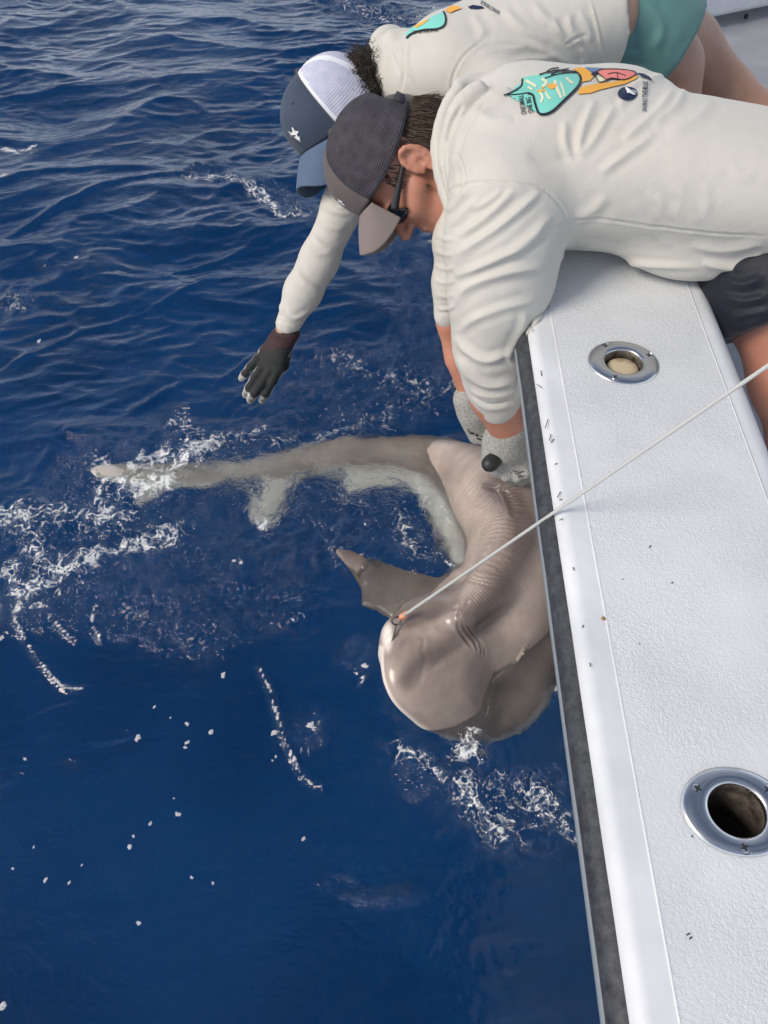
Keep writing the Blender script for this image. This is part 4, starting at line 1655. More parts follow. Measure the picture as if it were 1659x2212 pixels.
# ------------------------------------------------------------------ baseball caps
def cap(parent, c, fr, m_front, m_back, m_vis, m_btn, strap, logo_at, opening, sx=0.104, sy=0.086, sz=0.118, logo_scale=1.0, m_rim=None, fa=60.0, va=60.0, droop=0.040):
    nu, nv = 144, 34
    th = np.arange(nu) / nu * 2 * math.pi
    ph = np.linspace(0, 1, nv)

    def surf(t, q, off=0.0):
        """t: angle from the front, q: 0 at the rim .. 1 at the crown"""
        a = q * math.pi / 2
        rad = np.cos(a) ** 0.80
        zz = np.sin(a) ** 0.96
        frt = np.exp(-(np.minimum(t % (2 * math.pi), 2 * math.pi - t % (2 * math.pi)) / 0.75) ** 2)
        # front panels stand up, the rest rounds over sooner
        rad = rad * (1 + 0.10 * frt * np.sin(2 * a) * 0.9)
        x = (sx + off) * rad * np.cos(t)
        y = (sy + off) * rad * np.sin(t)
        z = (sz + off) * zz - 0.010 * np.cos(t) * (1 - q) * 0.0 + 0.012 * np.cos(t * 2) * (1 - q) ** 2
        z = z - (1 - q) ** 3 * 0.010 * (np.cos(t) < -2)
        return np.stack([x, y, z], -1)
    T, Q = np.meshgrid(th, ph, indexing='ij')
    seam = np.zeros_like(T)
    for a in (0, fa, 120, 180, 240, 360 - fa):
        d = np.abs((np.degrees(T) - a + 180) % 360 - 180) * np.cos(Q * math.pi / 2)
        seam += np.exp(-(d / 2.2) ** 2)
    v = surf(T.ravel(), Q.ravel())
    v = v * (1 - 0.010 * seam.ravel()[:, None])
    v *= 1 + 0.010 * noise3(v * 26)[:, None]
    f = grid_faces(nu, nv, True)
    ft = np.degrees(th[(f[:, 0] // nv)]) + 180.0 / nu
    fq = ph[f[:, 0] % nv]
    front = (ft < fa) | (ft > 360 - fa)
    rimband = (fq < 0.055) if m_rim is not None else np.zeros(len(f), bool)
    seamband = np.zeros(len(f), bool)
    if m_rim is not None:
        for a in (fa, 120, 180, 240, 360 - fa):
            d = np.abs((ft - a + 180) % 360 - 180) * np.cos(fq * math.pi / 2)
            seamband |= d < 4.2
        rimband |= seamband & ~front
    mi = np.where(front, 0, 1)
    mi = np.where(rimband & ~front, 2, mi)
    keep = np.ones(len(f), bool)
    if opening:
        db = np.abs(ft - 180) / 34.0
        keep = ~((db ** 2 + ((fq - 0.10) / 0.36) ** 2 < 1) & (fq > 0.14))
    crown = link('cap', np_mesh('cap', to_world(v, c, fr), f[keep], mi[keep]), [m_front, m_back, m_rim or m_front], parent)
    crown.data.attributes.new('uvq', 'FLOAT', 'POINT').data.foreach_set('value', Q.ravel().astype(np.float32))
    crown.data.attributes.new('uvt', 'FLOAT', 'POINT').data.foreach_set('value', (T.ravel() * np.cos(Q.ravel() * math.pi / 2)).astype(np.float32))
    md = crown.modifiers.new('thick', 'SOLIDIFY')
    md.thickness = 0.0018
    # visor
    n1, n2 = 61, 16
    U, W = np.meshgrid(np.sin(np.linspace(-1, 1, n1) * math.pi / 2), np.linspace(0, 1, n2), indexing='ij')
    a = U.ravel() * math.radians(va)
    base = surf(a % (2 * math.pi), np.full(a.shape, 0.015))
    au = np.abs(U.ravel())
    ext = (sx + 0.062 - 0.034 * au ** 2.4 - base[:, 0]) * np.sqrt(1 - np.minimum(au, 1) ** 9)
    w = W.ravel()
    vis = base.copy()
    vis[:, 0] += ext * w
    vis[:, 1] *= 1 - 0.16 * w
    vis[:, 2] += -0.034 * (U.ravel() ** 2) * (0.15 + 0.85 * w) - droop * w ** 1.3 - 0.002
    vo_ = link('visor', np_mesh('visor', to_world(vis, c, fr), grid_faces(n1, n2)), m_vis, crown)
    md = vo_.modifiers.new('thick', 'SOLIDIFY')
    md.thickness = 0.0035
    md.offset = 0
    md = vo_.modifiers.new('round', 'SUBSURF')
    md.levels = md.render_levels = 1
    # button on the crown
    top = surf(np.array([0.0]), np.array([1.0]))[0]
    bm = bmesh.new()
    bmesh.ops.create_uvsphere(bm, u_segments=16, v_segments=8, radius=0.0068)
    for q in bm.verts:
        p = np.array([[q.co.x + top[0], q.co.y + top[1], q.co.z * 0.55 + top[2] + 0.001]])
        q.co = Vector(to_world(p, c, fr)[0])
    from_bm('button', bm, m_btn, crown)
    # piping round the front panels
    if m_rim is not None:
        for a in (fa, 360 - fa):
            pts = to_world(surf(np.full(30, math.radians(a)), np.linspace(0.02, 0.97, 30), 0.0006), c, fr)
            vv, ff = tube(pts, 0.0014, 6)
            link('piping', np_mesh('piping', vv, ff), m_btn, crown)
    # eyelets
    for a in ((32, 328) if m_rim is not None else (330,)):
        p = to_world(surf(np.array([math.radians(a)]), np.array([0.52]), 0.0004), c, fr)[0]
        bm = bmesh.new()
        bmesh.ops.create_uvsphere(bm, u_segments=10, v_segments=6, radius=0.0026)
        bmesh.ops.translate(bm, verts=bm.verts, vec=Vector(p))
        from_bm('eyelet', bm, m_btn, crown)
    # little white leaping shark mark, a flat print on the front
    def body_poly():
        k = np.linspace(0, 1, 16)
        top_ = np.stack([-1 + 2 * k, 0.28 * np.sin(k * math.pi) ** 0.8], -1)
        bot = np.stack([1 - 2 * k, -0.22 * np.sin(k * math.pi) ** 0.8], -1)
        return np.vstack([top_, bot])
    polys = [body_poly(), np.array([(-0.15, 0.2), (0.02, 0.75), (0.25, 0.72), (0.32, 0.18)]), np.array([(-1.0, 0.02), (-1.25, 0.5), (-1.0, 0.35), (-0.7, 0.1)]),
             np.array([(-1.0, 0.0), (-1.15, -0.38), (-0.85, -0.15)]), np.array([(0.1, -0.15), (-0.1, -0.7), (0.15, -0.75), (0.42, -0.15)]),
             np.array([(-0.55, -0.42), (-0.10, -1.0), (0.05, -1.0), (0.15, -1.35), (0.30, -0.95), (0.62, -0.62), (0.2, -0.42)])]
    bm = bmesh.new()
    t0, q0, rot = logo_at
    for pl in polys:
        vs = []
        for x, y in pl:
            x, y = x * math.cos(rot) - y * math.sin(rot), x * math.sin(rot) + y * math.cos(rot)
            t = t0 + x * 0.0135 * logo_scale / sx
            q = q0 + y * 0.0135 * logo_scale / (sz * 1.2)
            p = surf(np.array([t % (2 * math.pi)]), np.array([q]), 0.0016)
            vs.append(bm.verts.new(Vector(to_world(p, c, fr)[0])))
        try:
            bm.faces.new(vs)
        except ValueError:
            pass
    from_bm('logo', bm, m_white, crown, False)
    if strap is not None:
        pts = to_world(surf(np.radians(np.linspace(146, 214, 24)), np.full(24, 0.10), 0.0015), c, fr)
        up = fr[1]
        vv = np.concatenate([pts + up * 0.008, pts - up * 0.008])
        ff = np.array([(i, i + 1, 24 + i + 1, 24 + i) for i in range(23)])
        so = link('strap', np_mesh('strap', vv, ff), strap, crown)
        md = so.modifiers.new('t', 'SOLIDIFY')
        md.thickness = 0.002
    return crown


def mesh_fabric(name, c1, c2, freq, strength=0.7):
    m = mat(name, c1, 0.75, 0.2)
    aq = N(m, 'ShaderNodeAttribute', attribute_name='uvq')
    at = N(m, 'ShaderNodeAttribute', attribute_name='uvt')
    s1 = M(m, 'SINE', M(m, 'MULTIPLY', aq.outputs['Fac'], freq * 1.57), 0.0)
    s2 = M(m, 'SINE', M(m, 'MULTIPLY', at.outputs['Fac'], freq * 0.9), 0.0)
    tcx = N(m, 'ShaderNodeTexCoord')
    nzx = N(m, 'ShaderNodeTexNoise')
    nzx.inputs['Scale'].default_value = 60
    L(m, tcx.outputs['Object'], nzx.inputs['Vector'])
    mm = M(m, 'ADD', M(m, 'MULTIPLY', s1, 0.32), M(m, 'MULTIPLY', s2, 0.18))
    ff = M(m, 'ADD', mm, nzx.outputs['Fac'], True)
    mx = N(m, 'ShaderNodeMixRGB')
    mx.inputs['Color1'].default_value = (*c1, 1)
    mx.inputs['Color2'].default_value = (*c2, 1)
    L(m, ff, mx.inputs['Fac'])
    L(m, mx.outputs[0], bsdf(m).inputs['Base Color'])
    add_bump(m, mm, strength, 0.0012)
    return m


def hair_mesh(name, roots, dirs, lens, rad, m, parent, curl=0.0, droop=None, seg=7, seed=1):
    """many fine tapered locks joined into one head of hair"""
    r_ = np.random.default_rng(seed)
    V_, F_ = [], []
    off = 0
    for p, d, ln in zip(roots, dirs, lens):
        pts = []
        q = np.array(p, float)
        dd_ = d / np.linalg.norm(d)
        axc = np.cross(dd_, r_.normal(size=3))
        axc /= np.linalg.norm(axc)
        ax2 = np.cross(dd_, axc)
        ph0 = r_.uniform(0, 6.28)
        for s in range(seg):
            t = s / (seg - 1)
            cu = curl * math.sin(t * 3.14 * 0.9 + 0.2)
            pts.append(q + dd_ * ln * t + (droop * ln * t * t if droop is not None else 0) + cu * (axc * math.cos(ph0 + t * 11) + ax2 * math.sin(ph0 + t * 11)))
        pts = np.array(pts)
        v, f = tube(pts, rad * (1 - 0.75 * np.linspace(0, 1, seg)), 4, False)
        V_.append(v)
        F_.append(f + off)
        off += len(v)
    return link(name, np_mesh(name, np.concatenate(V_), np.concatenate(F_)), m, parent)


# ------------------------------------------------------------------ prints laid on cloth
def bvh_of(o):
    me = o.data
    v = verts_of(me)
    return BVHTree.FromPolygons([tuple(q) for q in v], [tuple(p.vertices) for p in me.polygons])


def decal(name, polys, bvh, m, parent, off=0.0012, cell=7.0):
    """flat print: outlines given in the photograph, cut fine and laid on the cloth that is there"""
    bm = bmesh.new()
    for pl in polys:
        vs = [bm.verts.new((x, y, 0)) for x, y in pl]
        try:
            bm.faces.new(vs)
        except ValueError:
            pass
    bmesh.ops.triangulate(bm, faces=bm.faces[:])
    for _ in range(5):
        es = [e for e in bm.edges if e.calc_length() > cell]
        if not es:
            break
        bmesh.ops.subdivide_edges(bm, edges=es, cuts=1)
        bmesh.ops.triangulate(bm, faces=[f for f in bm.faces if len(f.verts) > 3])
    dead = []
    for q in bm.verts:
        r = Vector(ray(q.co.x, q.co.y)).normalized()
        h = bvh.ray_cast(Vector(CAMP), r)
        if h[0] is None:
            dead.append(q)
        else:
            nrm = h[1] if h[1].dot(r) < 0 else -h[1]
            q.co = h[0] + nrm * off - r * off * 0.6
    bmesh.ops.delete(bm, geom=dead, context='VERTS')
    # faces that jumped across a gap between two pieces of cloth
    bad = [e for e in bm.edges if e.calc_length() > 0.05]
    if bad:
        bmesh.ops.delete(bm, geom=bad, context='EDGES')
    return from_bm(name, bm, m, parent, True)


def text_polys(body, fn, size=1.0):
    cu = bpy.data.curves.new('t', 'FONT')
    cu.body = body
    cu.size = size
    cu.resolution_u = 3
    cu.offset = 0.018
    to = bpy.data.objects.new('t', cu)
    COL.objects.link(to)
    dg = bpy.context.evaluated_depsgraph_get()
    dg.update()
    me = bpy.data.meshes.new_from_object(to.evaluated_get(dg))
    out = [[fn(me.vertices[i].co.x, me.vertices[i].co.y) for i in p.vertices] for p in me.polygons]
    w = max([q.co.x for q in me.vertices] or [1])
    bpy.data.objects.remove(to)
    bpy.data.curves.remove(cu)
    bpy.data.meshes.remove(me)
    return out, w


def text_decal(name, body, p0, p1, height, bvh, m, parent, bold=0.0, lean=None):
    """text from picture point p0 to p1 with letter height px; lean: unit picture vector of 'up' for the letters"""
    p0, p1 = np.array(p0, float), np.array(p1, float)
    d = p1 - p0
    ln = np.linalg.norm(d)
    e = d / ln
    up = np.array(lean, float) if lean is not None else np.array([e[1], -e[0]])
    _, w = text_polys(body, lambda x, y: (x, y))

    def fn(x, y):
        q = p0 + e * (x / w * ln) + up * (y / 0.72 * height)
        return (q[0], q[1])
    polys, _ = text_polys(body, fn)
    return decal(name, polys, bvh, m, parent, 0.0018, 9.0)


# ------------------------------------------------------------------ gloved hands
def hand_field(h, k):
    return Field(h, k)


# ================================================================== nearer person
pA = empty('person', P(1400, 420, 1.22))
tag(pA, 'person in dark mesh cap and off white hooded shirt holding the shark', 'person')
# --- torso and sleeves
axA = [P(1050, 350, 1.235), P(1110, 358, 1.21), P(1200, 366, 1.185), P(1400, 376, 1.165), P(1640, 412, 1.15), P(1900, 470, 1.15)]
lA = np.array([0.0, -0.90, 0.42])
lA /= np.linalg.norm(lA)
fa_ = Field(0.0062, 0.03)
fa_.etube(axA, [0.080, 0.140, 0.176, 0.172, 0.168, 0.172], [0.085, 0.108, 0.124, 0.120, 0.112, 0.120], lA, 0.04)
fa_.ell(P(1300, 262, 1.235), np.eye(3), (0.13, 0.085, 0.085), 0.07)
# shoulders
fa_.ell(P(1095, 370, 1.13), np.eye(3), (0.078, 0.078, 0.078), 0.06)
fa_.ell(P(1120, 250, 1.22), np.eye(3), (0.080, 0.085, 0.075), 0.06)
# near sleeve, loose
fa_.chain([P(1085, 430, 1.09), P(1078, 530, 1.115), P(1070, 640, 1.16), P(1062, 745, 1.215), P(1070, 815, 1.265), P(1076, 868, 1.305)],
          [0.082, 0.079, 0.070, 0.060, 0.050, 0.041], 0.035)
fa_.cone(P(1120, 470, 1.11), 0.070, P(1110, 600, 1.15), 0.060, 0.04)
# far sleeve
fa_.chain([P(1025, 410, 1.27), P(988, 520, 1.31), P(978, 610, 1.35), P(968, 680, 1.385)], [0.050, 0.041, 0.035, 0.029], 0.025)
# belly cloth hanging over the inner edge
fa_.ell(P(1500, 545, 1.16), np.eye(3), (0.10, 0.05, 0.04), 0.05)
# bunched hood round the neck
HOOD = [
    ([(992, 194), (968, 236), (954, 290), (952, 345), (962, 405), (980, 465)], 0.017, 1.19),
    ([(1035, 194), (998, 230), (978, 285), (972, 345), (982, 405), (996, 450)], 0.019, 1.142),
    ([(1060, 215), (1020, 262), (996, 320), (985, 380)], 0.013, 1.110),
    ([(1090, 204), (1052, 232), (1018, 285), (1003, 340), (1000, 390)], 0.017, 1.105),
    ([(990, 188), (1035, 186), (1090, 196)], 0.018, 1.20),
    ([(1125, 212), (1085, 250), (1052, 300), (1036, 350)], 0.014, 1.100),
]
for pts, r, d in HOOD:
    q = spline(pts, 12)
    fa_.chain([P(x, y, d + 0.03 * (0.5 - abs(i / 11 - 0.5))) for i, (x, y) in enumerate(q)], [r * (0.75 + 0.25 * math.sin(math.pi * i / 11)) for i in range(12)], 0.006)
va, fc = fa_.mesh()
va = relax(va, fc, 2, 0.5)
shirtA = subdiv('shirt', va, fc, m_shirt, pA, 1)


def C3(pts):
    return [(898 + 0.4585 * x, 380 + 0.4585 * y) for x, y in pts]


def C2(pts):
    return [(760 + 0.542 * x, 0.542 * y) for x, y in pts]


FA = [
    (C3([(300, 105), (230, 170), (160, 245)]), 8, 0.0055), (C3([(470, 60), (340, 190), (205, 285)]), 8, 0.006), (C3([(590, 70), (400, 235), (190, 375)]), 9, 0.007),
    (C3([(640, 190), (470, 345), (280, 440), (185, 475)]), 10, 0.0075), (C3([(610, 430), (430, 455), (250, 520), (185, 610)]), 11, 0.007),
    (C3([(560, 590), (420, 620), (270, 680), (200, 740)]), 9, 0.005), (C3([(190, 760), (240, 825), (330, 870), (450, 835)]), 9, 0.007),
    (C3([(195, 860), (250, 940), (350, 990), (480, 965)]), 9, 0.007), (C3([(215, 930), (280, 1020), (380, 1040), (485, 1010)]), 7, 0.004),
    (C3([(410, 70), (330, 130), (260, 160)]), 7, 0.004), (C3([(240, 65), (190, 130), (150, 170)]), 8, 0.005), (C3([(600, 250), (520, 330), (430, 380)]), 8, 0.0045),
    (C3([(520, 640), (500, 720), (460, 800)]), 8, 0.005), (C3([(470, 780), (440, 860), (480, 900)]), 7, 0.004),
    (C3([(250, 1020), (340, 1078), (480, 1055)]), 3.0, -0.0020), (C3([(262, 1045), (345, 1100), (482, 1080)]), 5, 0.0025),
    (C3([(95, 280), (140, 300), (180, 295)]), 5, 0.0028), (C3([(90, 350), (140, 372), (180, 370)]), 5, 0.0028), (C3([(88, 420), (140, 440), (185, 432)]), 5, 0.0028),
    (C3([(88, 490), (140, 505), (185, 492)]), 5, 0.0028), (C3([(95, 560), (140, 570), (185, 556)]), 5, 0.0028), (C3([(105, 625), (150, 628), (190, 610)]), 4, 0.004),
    # armhole seam and side seam
    (C2([(360, 790), (420, 745), (540, 725), (680, 735), (770, 760), (830, 820), (858, 870)]), 2.6, -0.0032),
    (C3([(640, 265), (720, 215), (870, 205), (1100, 235), (1400, 270), (1659, 285)]), 2.4, -0.0022),
    # back and flank
    (C2([(1290, 345), (1220, 440), (1080, 560)]), 11, 0.007), (C2([(1180, 300), (1120, 350), (1060, 430)]), 9, 0.005), (C2([(970, 400), (925, 500), (900, 620)]), 9, 0.006),
    (C2([(1050, 420), (970, 550), (910, 625)]), 9, 0.0055), (C2([(850, 480), (850, 570), (880, 640)]), 8, 0.0045), (C2([(1210, 530), (1100, 610), (990, 690)]), 10, 0.006),
    (C2([(1245, 300), (1190, 320), (1150, 380)]), 9, 0.006), (C2([(1330, 340), (1290, 420), (1200, 500)]), 9, 0.0055), (C2([(1440, 400), (1360, 480), (1250, 540)]), 14, 0.003),
    (C2([(1280, 740), (1310, 800), (1290, 870)]), 12, 0.0018), (C2([(1400, 730), (1420, 800), (1400, 880)]), 11, 0.0018), (C2([(1500, 650), (1560, 700), (1620, 690)]), 12, 0.0015),
    (C2([(700, 610), (780, 640), (900, 620)]), 16, -0.004), (C2([(480, 430), (560, 480), (640, 470)]), 14, 0.004), (C2([(1180, 760), (1230, 820), (1215, 880)]), 11, 0.002),
    (C3([(660, 380), (900, 405), (1150, 425), (1350, 430)]), 7, 0.005), (C3([(1350, 410), (1500, 430), (1640, 370)]), 9, 0.009), (C3([(1290, 330), (1450, 350), (1640, 320)]), 10, 0.005),
    (C3([(760, 330), (900, 345), (1000, 380)]), 9, 0.004), (C3([(1080, 220), (1150, 300), (1210, 330)]), 11, 0.002), (C3([(900, 90), (840, 160), (760, 200)]), 12, 0.004),
    (C3([(1240, 60), (1300, 150), (1330, 230)]), 11, 0.0020), (C3([(1130, 90), (1180, 160), (1200, 210)]), 11, 0.002),
    # hood
    ([(958, 300), (955, 360), (965, 420)], 5, -0.006), ([(1000, 225), (975, 270), (962, 330)], 5, -0.006), ([(1050, 225), (1010, 270), (990, 330)], 5, -0.005),
    ([(985, 330), (1000, 380), (985, 420)], 6, -0.007),
]
shA = shirtA.data
v = verts_of(shA)
n = normals_of(shA)
v += n * (0.0032 * fbm3(v * np.array([5, 8, 8]), 2) + 0.0006 * fbm3(v * np.array([30, 40, 40]) + 3, 2))[:, None]
set_verts(shA, v)
folds(shA, [(p_, w_ * (0.9 if w_ > 3 else 1), a_ * (0.75 if w_ > 3 else 1)) for p_, w_, a_ in FA])
set_verts(shA, clamp_on_gunwale(verts_of(shA)))
bA = bvh_of(shirtA)

# --- prints on the back
isl_ = [(1115, 188), (1127, 182), (1127, 170), (1150, 165), (1195, 160), (1230, 158), (1250, 163), (1254, 172), (1250, 186), (1236, 202), (1215, 222), (1196, 240), (1180, 248), (1166, 248), (1160, 238), (1155, 222), (1151, 208), (1140, 204), (1118, 206), (1095, 206), (1105, 198)]


def grow(pl, d):
    pl = np.array(pl, float)
    c = pl.mean(0)
    q = pl - c
    return [tuple(c + a * (1 + d / max(np.linalg.norm(a), 1))) for a in q]


def band(pts, w, n=24):
    s = spline(pts, n) if len(pts) > 2 else np.linspace(pts[0], pts[1], n)
    t = np.gradient(s, axis=0)
    t /= np.linalg.norm(t, axis=1)[:, None]
    o = np.stack([-t[:, 1], t[:, 0]], -1) * w * 0.5
    return [[tuple(s[i] + o[i]), tuple(s[i + 1] + o[i + 1]), tuple(s[i + 1] - o[i + 1]), tuple(s[i] - o[i])] for i in range(n - 1)]


decal('back_print', [isl_], bA, m_aqua, shirtA, 0.0013)
decal('back_print_outline', band(isl_[6:18], 5.0, 40) + band([(1088, 208), (1110, 199), (1126, 188), (1128, 172)], 3.5) + band([(1095, 207), (1120, 206), (1142, 203), (1152, 207)], 2.5), bA, m_blk, shirtA, 0.0019)
decal('print_cloud', band([(1135, 176), (1150, 184), (1158, 190)], 6) + band([(1170, 172), (1180, 180), (1172, 190)], 6) + band([(1198, 176), (1204, 196), (1212, 214)], 6) + band([(1210, 180), (1216, 196), (1219, 210)], 4)
      + band([(1165, 200), (1172, 212), (1168, 224)], 5) + band([(1178, 200), (1184, 212), (1190, 216)], 4) + band([(1222, 170), (1230, 178), (1238, 182)], 5) + band([(1140, 190), (1150, 196)], 5), bA, m_cri, shirtA, 0.0018)
decal('print_sun', [[(1181, 187), (1188, 183), (1198, 183), (1204, 186), (1200, 192), (1192, 196), (1185, 193)]] + band([(1160, 199), (1178, 198)], 4) + band([(1170, 194), (1176, 190)], 3), bA, m_org, shirtA, 0.0019)
decal('print_palm', band([(1165, 164), (1185, 158), (1210, 155), (1246, 158)], 3.2) + band([(1176, 172), (1200, 164), (1225, 160), (1250, 160)], 2.0) + band([(1178, 160), (1190, 152), (1206, 149)], 3) + band([(1190, 164), (1206, 156), (1228, 151)], 3), bA, m_blk, shirtA, 0.0021)
decal('print_rays', [[(1237, 150), (1256, 147), (1270, 153), (1283, 166), (1274, 176), (1252, 180), (1254, 168), (1250, 160)], [(1252, 192), (1270, 186), (1300, 181), (1330, 178), (1352, 172), (1378, 164), (1374, 172), (1350, 183), (1320, 190), (1295, 196), (1275, 203), (1248, 205)]], bA, m_org, shirtA, 0.0014)
decal('print_wave', [[(1262, 147), (1290, 148), (1330, 151), (1365, 156), (1388, 162), (1360, 163), (1310, 160), (1280, 160)]], bA, m_blu, shirtA, 0.0013)
hib = [(1288, 158), (1300, 153), (1320, 152), (1345, 153), (1368, 157), (1372, 163), (1360, 171), (1345, 175), (1330, 173), (1318, 172), (1308, 175), (1300, 168)]
decal('print_flower', [hib], bA, m_pink, shirtA, 0.0019)
decal('print_flower_outline', band(hib + [hib[0]], 1.8, 40) + band([(1312, 163), (1330, 160), (1350, 166)], 1.6) + band([(1332, 160), (1334, 172)], 1.6) + band([(1282, 162), (1290, 176), (1296, 181), (1312, 176)], 2.2), bA, m_blk, shirtA, 0.0024)
decal('print_leaf', [[(1288, 168), (1300, 170), (1312, 175), (1300, 179), (1294, 180)]], bA, m_cri, shirtA, 0.0020)
decal('print_fronds', [[(1378, 160), (1390, 162), (1402, 168), (1408, 177), (1396, 172), (1384, 168)], [(1280, 158), (1292, 156), (1284, 168), (1276, 164)]], bA, m_ink, shirtA, 0.0020)
circ = [(1355 + 21 * math.cos(a), 203.5 + 14.5 * math.sin(a)) for a in np.linspace(0, 2 * math.pi, 28, endpoint=False)]
decal('round_emblem', [circ], bA, m_ink, shirtA, 0.0014)
decal('emblem_fish', [[(1350, 191), (1356, 192), (1361, 197), (1368, 203), (1373, 207), (1366, 207), (1358, 203), (1354, 204), (1354, 198)], [(1362, 196), (1369, 198), (1375, 204), (1370, 202)]], bA, m_white, shirtA, 0.0020)
text_decal('lettering', 'SAVING THE BLUE', (1396, 243), (1398, 178), 10, bA, m_ink, shirtA)
text_decal('lettering', 'ONE SMALL', (1137, 248), (1130, 207), 11, bA, m_blk, shirtA)
text_decal('lettering', 'ONE BIG', (1152, 245), (1146, 212), 11, bA, m_blk, shirtA)

# --- body: one skin from head to knees
hA = P(888, 362, 1.30)
frA = frame_of((890, 365), (-0.93, 0.33, 0.04), (-0.28, -0.94, 0.10))
hv = to_world(HEAD_V, hA, frA)
fb = Field(0.0085, 0.03)
fb.chain([hA - frA[1] * 0.10 - frA[0] * 0.035, P(1040, 350, 1.22)], [0.056, 0.066], 0.03)
fb.etube(axA, [0.06, 0.115, 0.150, 0.148, 0.148, 0.152], [0.06, 0.080, 0.100, 0.095, 0.092, 0.104], lA, 0.04)
fb.chain([P(1085, 420, 1.11), P(1062, 745, 1.22), P(1072, 850, 1.30), P(1098, 935, 1.385)], [0.056, 0.043, 0.043, 0.030], 0.02)
fb.chain([P(1070, 850, 1.30), P(1100, 925, 1.375)], [0.044, 0.031], 0.02)
fb.chain([P(1030, 415, 1.28), P(990, 530, 1.32), P(976, 640, 1.37), P(974, 700, 1.40), P(992, 770, 1.44), P(1022, 870, 1.50)], [0.036, 0.028, 0.025, 0.027, 0.029, 0.024], 0.012)
HIPA = P(1890, 470, 1.16)
fb.chain([HIPA + np.array([-0.03, -0.10, 0.0]), P(1690, 640, 1.19), P(1715, 820, 1.23), P(1745, 960, 1.27)], [0.10, 0.088, 0.066, 0.060], 0.03)


def lower_leg(fld_, knee, ank, r0):
    """calf, ankle and a foot flat on the cockpit deck, toes towards the boat's side"""
    calf = knee + (ank - knee) * 0.35 + np.array([0.02, 0, 0])
    fld_.chain([knee, calf, ank], [r0, r0 * 1.02, 0.036], 0.03)
    fld_.chain([ank + np.array([0.04, 0, -0.045]), ank + np.array([-0.05, 0, -0.030]), ank + np.array([-0.13, 0.0, -0.050]), ank + np.array([-0.18, 0.0, -0.055])], [0.032, 0.034, 0.026, 0.018], 0.03)


k_ = P(1745, 960, 1.27)
lower_leg(fb, k_, np.array([k_[0] + 0.07, k_[1] - 0.03, DZ + 0.08]), 0.058)
fb.chain([HIPA + np.array([0.0, 0.10, 0.0]), P(1800, 560, 1.36), P(1840, 700, 1.42)], [0.10, 0.09, 0.064], 0.03)
k_ = P(1840, 700, 1.42)
lower_leg(fb, k_, np.array([k_[0] + 0.10, k_[1] + 0.02, DZ + 0.08]), 0.058)
bv, bf = fb.mesh()
bv = relax(bv, bf, 2, 0.5)
bv = clamp_on_gunwale(bv)
allv = np.concatenate([bv, hv])
allf = np.concatenate([bf, HEAD_F + len(bv)])
bodyA = subdiv('body', allv, allf, [m_skin, m_hair], pA, 0)
hc3 = HEAD_V[HEAD_F].mean(1)
ear_ = (np.abs(hc3[:, 1]) > 0.074) & (np.abs(hc3[:, 0] + 0.008) < 0.026) & (np.abs(hc3[:, 2]) < 0.045)
scalp = ((hc3[:, 2] > 0.052) | ((hc3[:, 0] < -0.012) & (hc3[:, 2] > -0.062 + 0.25 * (hc3[:, 0] + 0.05)))) & ~ear_
mi_ = np.zeros(len(allf), np.int32)
mi_[len(bf):] = scalp
bodyA.data.polygons.foreach_set('material_index', mi_)

# --- shorts
fs = Field(0.008, 0.03)
fs.chain([HIPA + np.array([-0.03, -0.10, 0.0]), P(1665, 610, 1.185), P(1690, 700, 1.185)], [0.128, 0.112, 0.104], 0.03)
fs.chain([HIPA + np.array([0.0, 0.10, 0.0]), P(1800, 560, 1.36), P(1820, 640, 1.40)], [0.125, 0.108, 0.10], 0.03)


def cutA(g, F):
    # the hem: cut flat across the thigh
    a, b2 = P(1665, 610, 1.185), P(1690, 700, 1.185)
    ax_ = (b2 - a) / np.linalg.norm(b2 - a)
    d = (g - b2) @ ax_
    return np.maximum(F, np.where(g[..., 1] < 1.35, d, F * 0 - 1)).astype(np.float32)


v, f = fs.mesh(cutA)
v = relax(v, f, 2, 0.5)
shortsA = subdiv('shorts', v, f, m_navy, pA, 1)
folds(shortsA.data, [([(1560, 640), (1610, 650), (1659, 640)], 8, 0.005), ([(1560, 600), (1600, 615), (1650, 600)], 9, 0.005), ([(1575, 690), (1610, 680), (1659, 670)], 6, 0.003)])

# --- gloves
m_glove = mat('grey_knit', (0.46, 0.46, 0.43), 0.9, 0.1)
tcg, nzg, rpg = add_noise_color(m_glove, (0.17, 0.17, 0.16), (0.44, 0.44, 0.415), 420, 3, 0.7, 0.36, 0.60)
noise_bump(m_glove, 420, 0.6, 0.0014, 2)
fg = Field(0.003, 0.010)
fg.chain([P(1098, 926, 1.375), P(1092, 952, 1.40)], [0.040, 0.041], 0.02)
fg.etube([P(1092, 950, 1.40), P(1095, 978, 1.415), P(1104, 1006, 1.435)], [0.042, 0.046, 0.044], [0.026, 0.027, 0.024], camdir(1, 0.1, 0.0), 0.02)
for k, (x0, y0, x1, y1, x2, y2) in enumerate([(1072, 990, 1066, 1010, 1072, 1024), (1092, 1008, 1094, 1028, 1106, 1038), (1110, 1012, 1116, 1030, 1126, 1040), (1126, 1008, 1134, 1022, 1140, 1034)]):
    if k == 0:
        continue
    fg.chain([P(x0, y0, 1.425), P(x1, y1, 1.428), P(x2, y2, 1.455)], [0.0128, 0.0120, 0.0105], 0.0025)
